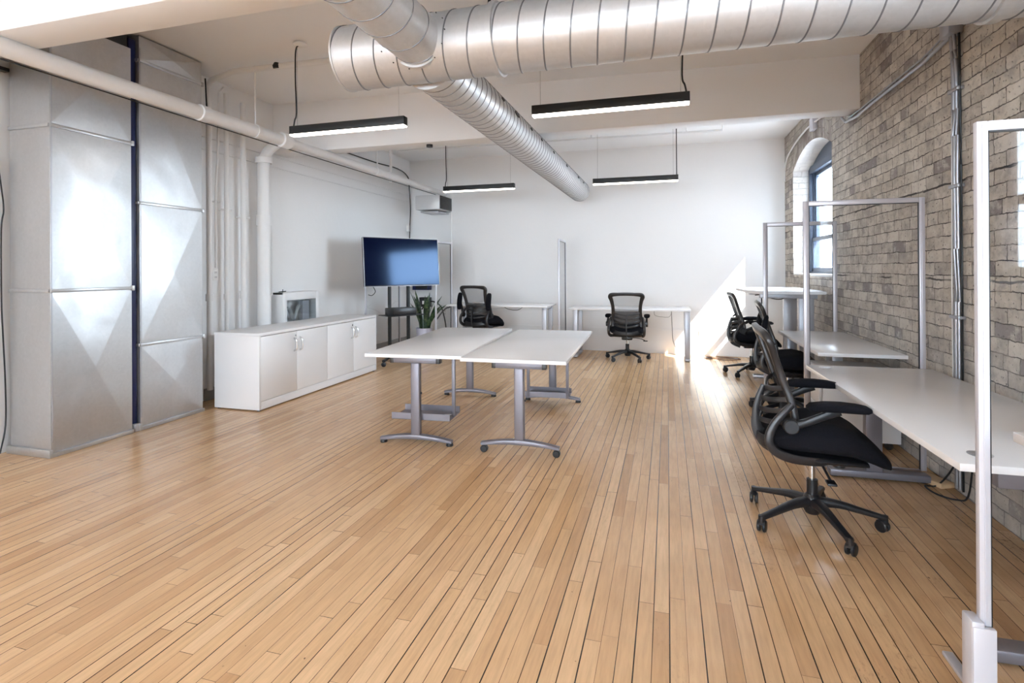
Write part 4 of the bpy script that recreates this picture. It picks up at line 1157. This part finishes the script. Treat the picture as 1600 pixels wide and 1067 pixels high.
# ------------------------------------------------------------------ office chairs
def office_chair(label, loc, face, base_ang, dz=0.0, arms_up=(False, False)):
    t = thing('office_chair', label, 'chair', (loc[0], loc[1], 0), face, 'black mesh office chairs')
    # five star base
    b = B(); lathe(b, [(.032, .055), (.040, .07), (.045, .10), (.042, .135), (.030, .15)], (0, 0, 0), 'z', 24); obj('base_hub', b, 'black_plastic', t)
    for k in range(5):
        a = base_ang - face + k * 2 * math.pi / 5
        c, s = math.cos(a), math.sin(a)
        b = B()
        sweep(b, [(c * .03, s * .03, .115), (c * .12, s * .12, .112), (c * .22, s * .22, .092), (c * .318, s * .318, .072)], [.028, .024, .019, .017], [.024, .018, .014, .011], n=12, smooth=4, sq=3)
        cyl(b, (c * .315, s * .315, .05), (c * .315, s * .315, .084), .014)
        lg = obj('base_leg', b, 'black_plastic', t)
        wa = a + random.uniform(-1.2, 1.2)
        M = Matrix.Translation((c * .315 - math.cos(wa) * .012, s * .315 - math.sin(wa) * .012, .029)) @ Matrix.Rotation(wa, 4, 'Z')
        q = bmesh.new()
        for y0 in (-.022, .004):
            lathe(q, [(.012, y0), (.024, y0 + .001), (.0285, y0 + .005), (.0285, y0 + .013), (.024, y0 + .017), (.012, y0 + .018)], (0, 0, 0), 'y', 20)
        sweep(q, [(.026, 0, .012), (.014, 0, .026), (-.006, 0, .030), (-.022, 0, .020)], .016, .004, n=8, smooth=2)
        b = B(); join(b, q, 0, M); obj('caster', b, 'black_plastic', lg)
    b = B(); cyl(b, (0, 0, .14), (0, 0, .225), .026); obj('cylinder_cover', b, 'black_plastic', t)
    b = B(); cyl(b, (0, 0, .22), (0, 0, .335 + dz), .014); obj('gas_cylinder', b, 'chrome', t)
    up = dz
    b = B(); bx(b, -.10, .12, -.075, .075, .325 + up, .375 + up, bev=.012); cyl(b, (.12, 0, .30 + up), (.12, 0, .36 + up), .028); obj('tilt_mechanism', b, 'black_plastic', t)
    b = B(); sweep(b, [(.02, -.07, .345 + up), (.02, -.18, .335 + up), (.03, -.24, .31 + up)], .006, n=8, smooth=3); bx(b, .01, .05, -.28, -.22, .296 + up, .308 + up, bev=.004); obj('height_lever', b, 'black_plastic', t)
    # seat cushion
    xs = [-.225, -.205, -.15, -.05, .05, .13, .20, .255, .290, .305]
    cz = [.455, .458, .468, .476, .480, .470, .440, .405, .380, .368]
    th = [.010, .040, .058, .070, .076, .070, .058, .044, .028, .006]
    wy = [.15, .205, .235, .245, .250, .248, .240, .222, .190, .14]
    rows = []
    for x, z, h, w_ in zip(xs, cz, th, wy):
        ring = []
        for j in range(28):
            a = 2 * math.pi * j / 28
            ca, sa = math.cos(a), math.sin(a)
            yy = math.copysign(abs(ca) ** .55, ca) * w_; zz = math.copysign(abs(sa) ** .7, sa) * h
            ring.append(Vector((x, yy, z + zz + up - (0.012 if abs(yy) < w_ * .5 and sa > 0 and x < .2 else 0))))
        rows.append(ring)
    b = B(); grid(b, rows, closed=True, cap=True); obj('seat_cushion', b, 'black_fabric', t, sharp=60)
    rows = []
    for x, z, h, w_ in ((-.225, .425, .01, .16), (-.19, .40, .018, .20), (-.08, .382, .02, .215), (.08, .380, .018, .215), (.20, .375, .012, .20)):
        rows.append([Vector((x, math.copysign(abs(math.cos(a)) ** .5, math.cos(a)) * w_, z + up + math.copysign(abs(math.sin(a)) ** .6, math.sin(a)) * h)) for a in [2 * math.pi * j / 20 for j in range(20)]])
    b = B(); grid(b, rows, closed=True, cap=True); obj('seat_shell', b, 'black_plastic', t, sharp=50)
    # back frame: one hoop, waisted below its wide top corners
    def rail(s):
        return [(-.112, s * .195, .50), (-.110, s * .195, .575), (-.124, s * .190, .65), (-.152, s * .186, .73), (-.178, s * .190, .81), (-.204, s * .205, .89), (-.222, s * .220, .94)]
    L_, R_ = rail(1), rail(-1)
    hoop = L_ + [(-.236, .200, .966), (-.244, .11, .976), (-.248, 0, .979), (-.244, -.11, .976), (-.236, -.200, .966)] + R_[::-1]
    hoop = [(x, y, z + up) for x, y, z in hoop]
    wd = [.024, .026, .025, .023, .023, .026, .031, .030, .022, .021, .022, .030, .031, .026, .023, .023, .025, .026, .024]
    b = B(); sweep(b, hoop, wd, .017, up=(1, 0, .35), n=12, smooth=4, sq=3.5); obj('back_frame', b, 'frame_plastic', t, sharp=50)
    # mesh between the rails
    def mesh_panel(z0, z1, bulge, name, mat, dx=.004):
        n, m = 10, 12
        rows = []
        zs = [r[2] for r in L_] + [.975]; xs_ = [r[0] for r in L_] + [-.242]; ys_ = [r[1] for r in L_] + [.205]
        for i in range(n + 1):
            z = z0 + (z1 - z0) * i / n
            k = max(j for j in range(len(zs) - 1) if zs[j] <= z + 1e-6 or j == 0)
            f = (z - zs[k]) / (zs[k + 1] - zs[k])
            x = xs_[k] + (xs_[k + 1] - xs_[k]) * f; y = ys_[k] + (ys_[k + 1] - ys_[k]) * f
            rows.append([Vector((x + dx - bulge * (1 - (2 * j / m - 1) ** 2), y * (1 - 2 * j / m), z + up)) for j in range(m + 1)])
        top = [[p + Vector((.003, 0, 0)) for p in r] for r in rows]
        b = B(); grid(b, rows); grid(b, [r[::-1] for r in top])
        obj(name, b, mat, t, recalc=False)
    mesh_panel(.735, .972, .012, 'mesh_panel', 'chair_mesh')
    mesh_panel(.50, .735, .020, 'lumbar_mesh', 'chair_mesh_dense')
    # slats behind the lumbar, bowed backwards, and a spine
    for z, bow in ((.700, .062), (.645, .082), (.590, .090), (.535, .092)):
        pts = [(-.146 if z > .68 else -.118, .185, z + .018), (-.16 - bow * .45, .13, z), (-.15 - bow * .9, .05, z - .014), (-.15 - bow, 0, z - .018), (-.15 - bow * .9, -.05, z - .014), (-.16 - bow * .45, -.13, z), (-.146 if z > .68 else -.118, -.185, z + .018)]
        b = B(); sweep(b, [(x, y, q + up) for x, y, q in pts], .013, .006, up=(1, 0, 0), n=8, smooth=4, sq=3); obj('back_slat', b, 'frame_plastic', t)
    b = B(); sweep(b, [(-.222, 0, .690 + up), (-.248, 0, .62 + up), (-.262, 0, .54 + up), (-.252, 0, .46 + up), (-.205, 0, .40 + up), (-.12, 0, .365 + up)], [.014, .016, .018, .03, .045, .05], .008, up=(0, 1, 0), n=10, smooth=4)
    bmesh.ops.scale(b, vec=(1, 1, 1), verts=b.verts)
    obj('spine', b, 'frame_plastic', t)
    b = B(); sweep(b, [(-.125, .20, .50 + up), (-.20, .18, .455 + up), (-.240, .10, .43 + up), (-.252, 0, .425 + up), (-.240, -.10, .43 + up), (-.20, -.18, .455 + up), (-.125, -.20, .50 + up)], .030, .007, up=(1, 0, 0), n=10, smooth=4, sq=3); obj('lower_back_band', b, 'black_plastic', t)
    # side brackets and flip-up arms
    for k, s in enumerate((1, -1)):
        b = B(); sweep(b, [(-.125, s * .218, .645 + up), (-.165, s * .232, .605 + up), (-.210, s * .242, .545 + up), (-.230, s * .244, .480 + up), (-.205, s * .240, .425 + up), (-.125, s * .225, .390 + up), (.0, s * .19, .375 + up), (.06, s * .12, .365 + up)], [.015, .017, .018, .020, .022, .022, .02, .015], [.013, .016, .017, .019, .018, .014, .010, .008], up=(0, 1, 0), n=12, smooth=4, sq=2.6); obj('side_bracket', b, 'frame_plastic', t)
        pv = Vector((-.138, s * .264, .555 + up))
        arm = B()
        sweep(arm, [(0, 0, 0), (.06, s * .004, .022), (.14, s * .006, .060), (.20, s * .006, .088)], [.020, .017, .018, .022], [.024, .018, .014, .010], up=(0, 1, 0), n=12, smooth=4, sq=3)
        lathe(arm, [(.030, -.024), (.036, -.018), (.036, .018), (.030, .024)], (0, 0, 0), 'y', 22)
        ao = obj('armrest', arm, 'black_plastic', t, loc=pv, rot=(0, R(-82) if arms_up[k] else 0, 0))
        rows = []
        for x, w_, h in ((.065, .020, .008), (.08, .034, .019), (.14, .042, .023), (.21, .043, .023), (.27, .041, .021), (.308, .036, .017), (.324, .022, .009)):
            rows.append([Vector((x, s * .008 + math.copysign(abs(math.cos(a)) ** .7, math.cos(a)) * w_, .105 - (x - .2) ** 2 * .5 + math.copysign(abs(math.sin(a)) ** .8, math.sin(a)) * h)) for a in [2 * math.pi * j / 18 for j in range(18)]])
        b = B(); grid(b, rows, closed=True, cap=True); obj('arm_pad', b, 'black_fabric', ao, sharp=60)
    return t
office_chair('nearest black mesh office chair, pulled up to the nearest brick wall desk', (.70, 3.05), R(-2), R(-3))
office_chair('black mesh office chair facing the right back wall desk', (-.555, 7.83), R(91), R(18), dz=-.035)
office_chair('black mesh office chair with raised arms at the left back wall desk', (-2.70, 7.72), R(72), R(30), dz=.06, arms_up=(True, True))
office_chair('black mesh office chair at the standing desk in the far right corner', (.98, 7.10), R(2), R(18))
office_chair('black mesh office chair partly hidden behind the nearest chair', (1.03, 5.32), R(-4), R(10), arms_up=(True, True))
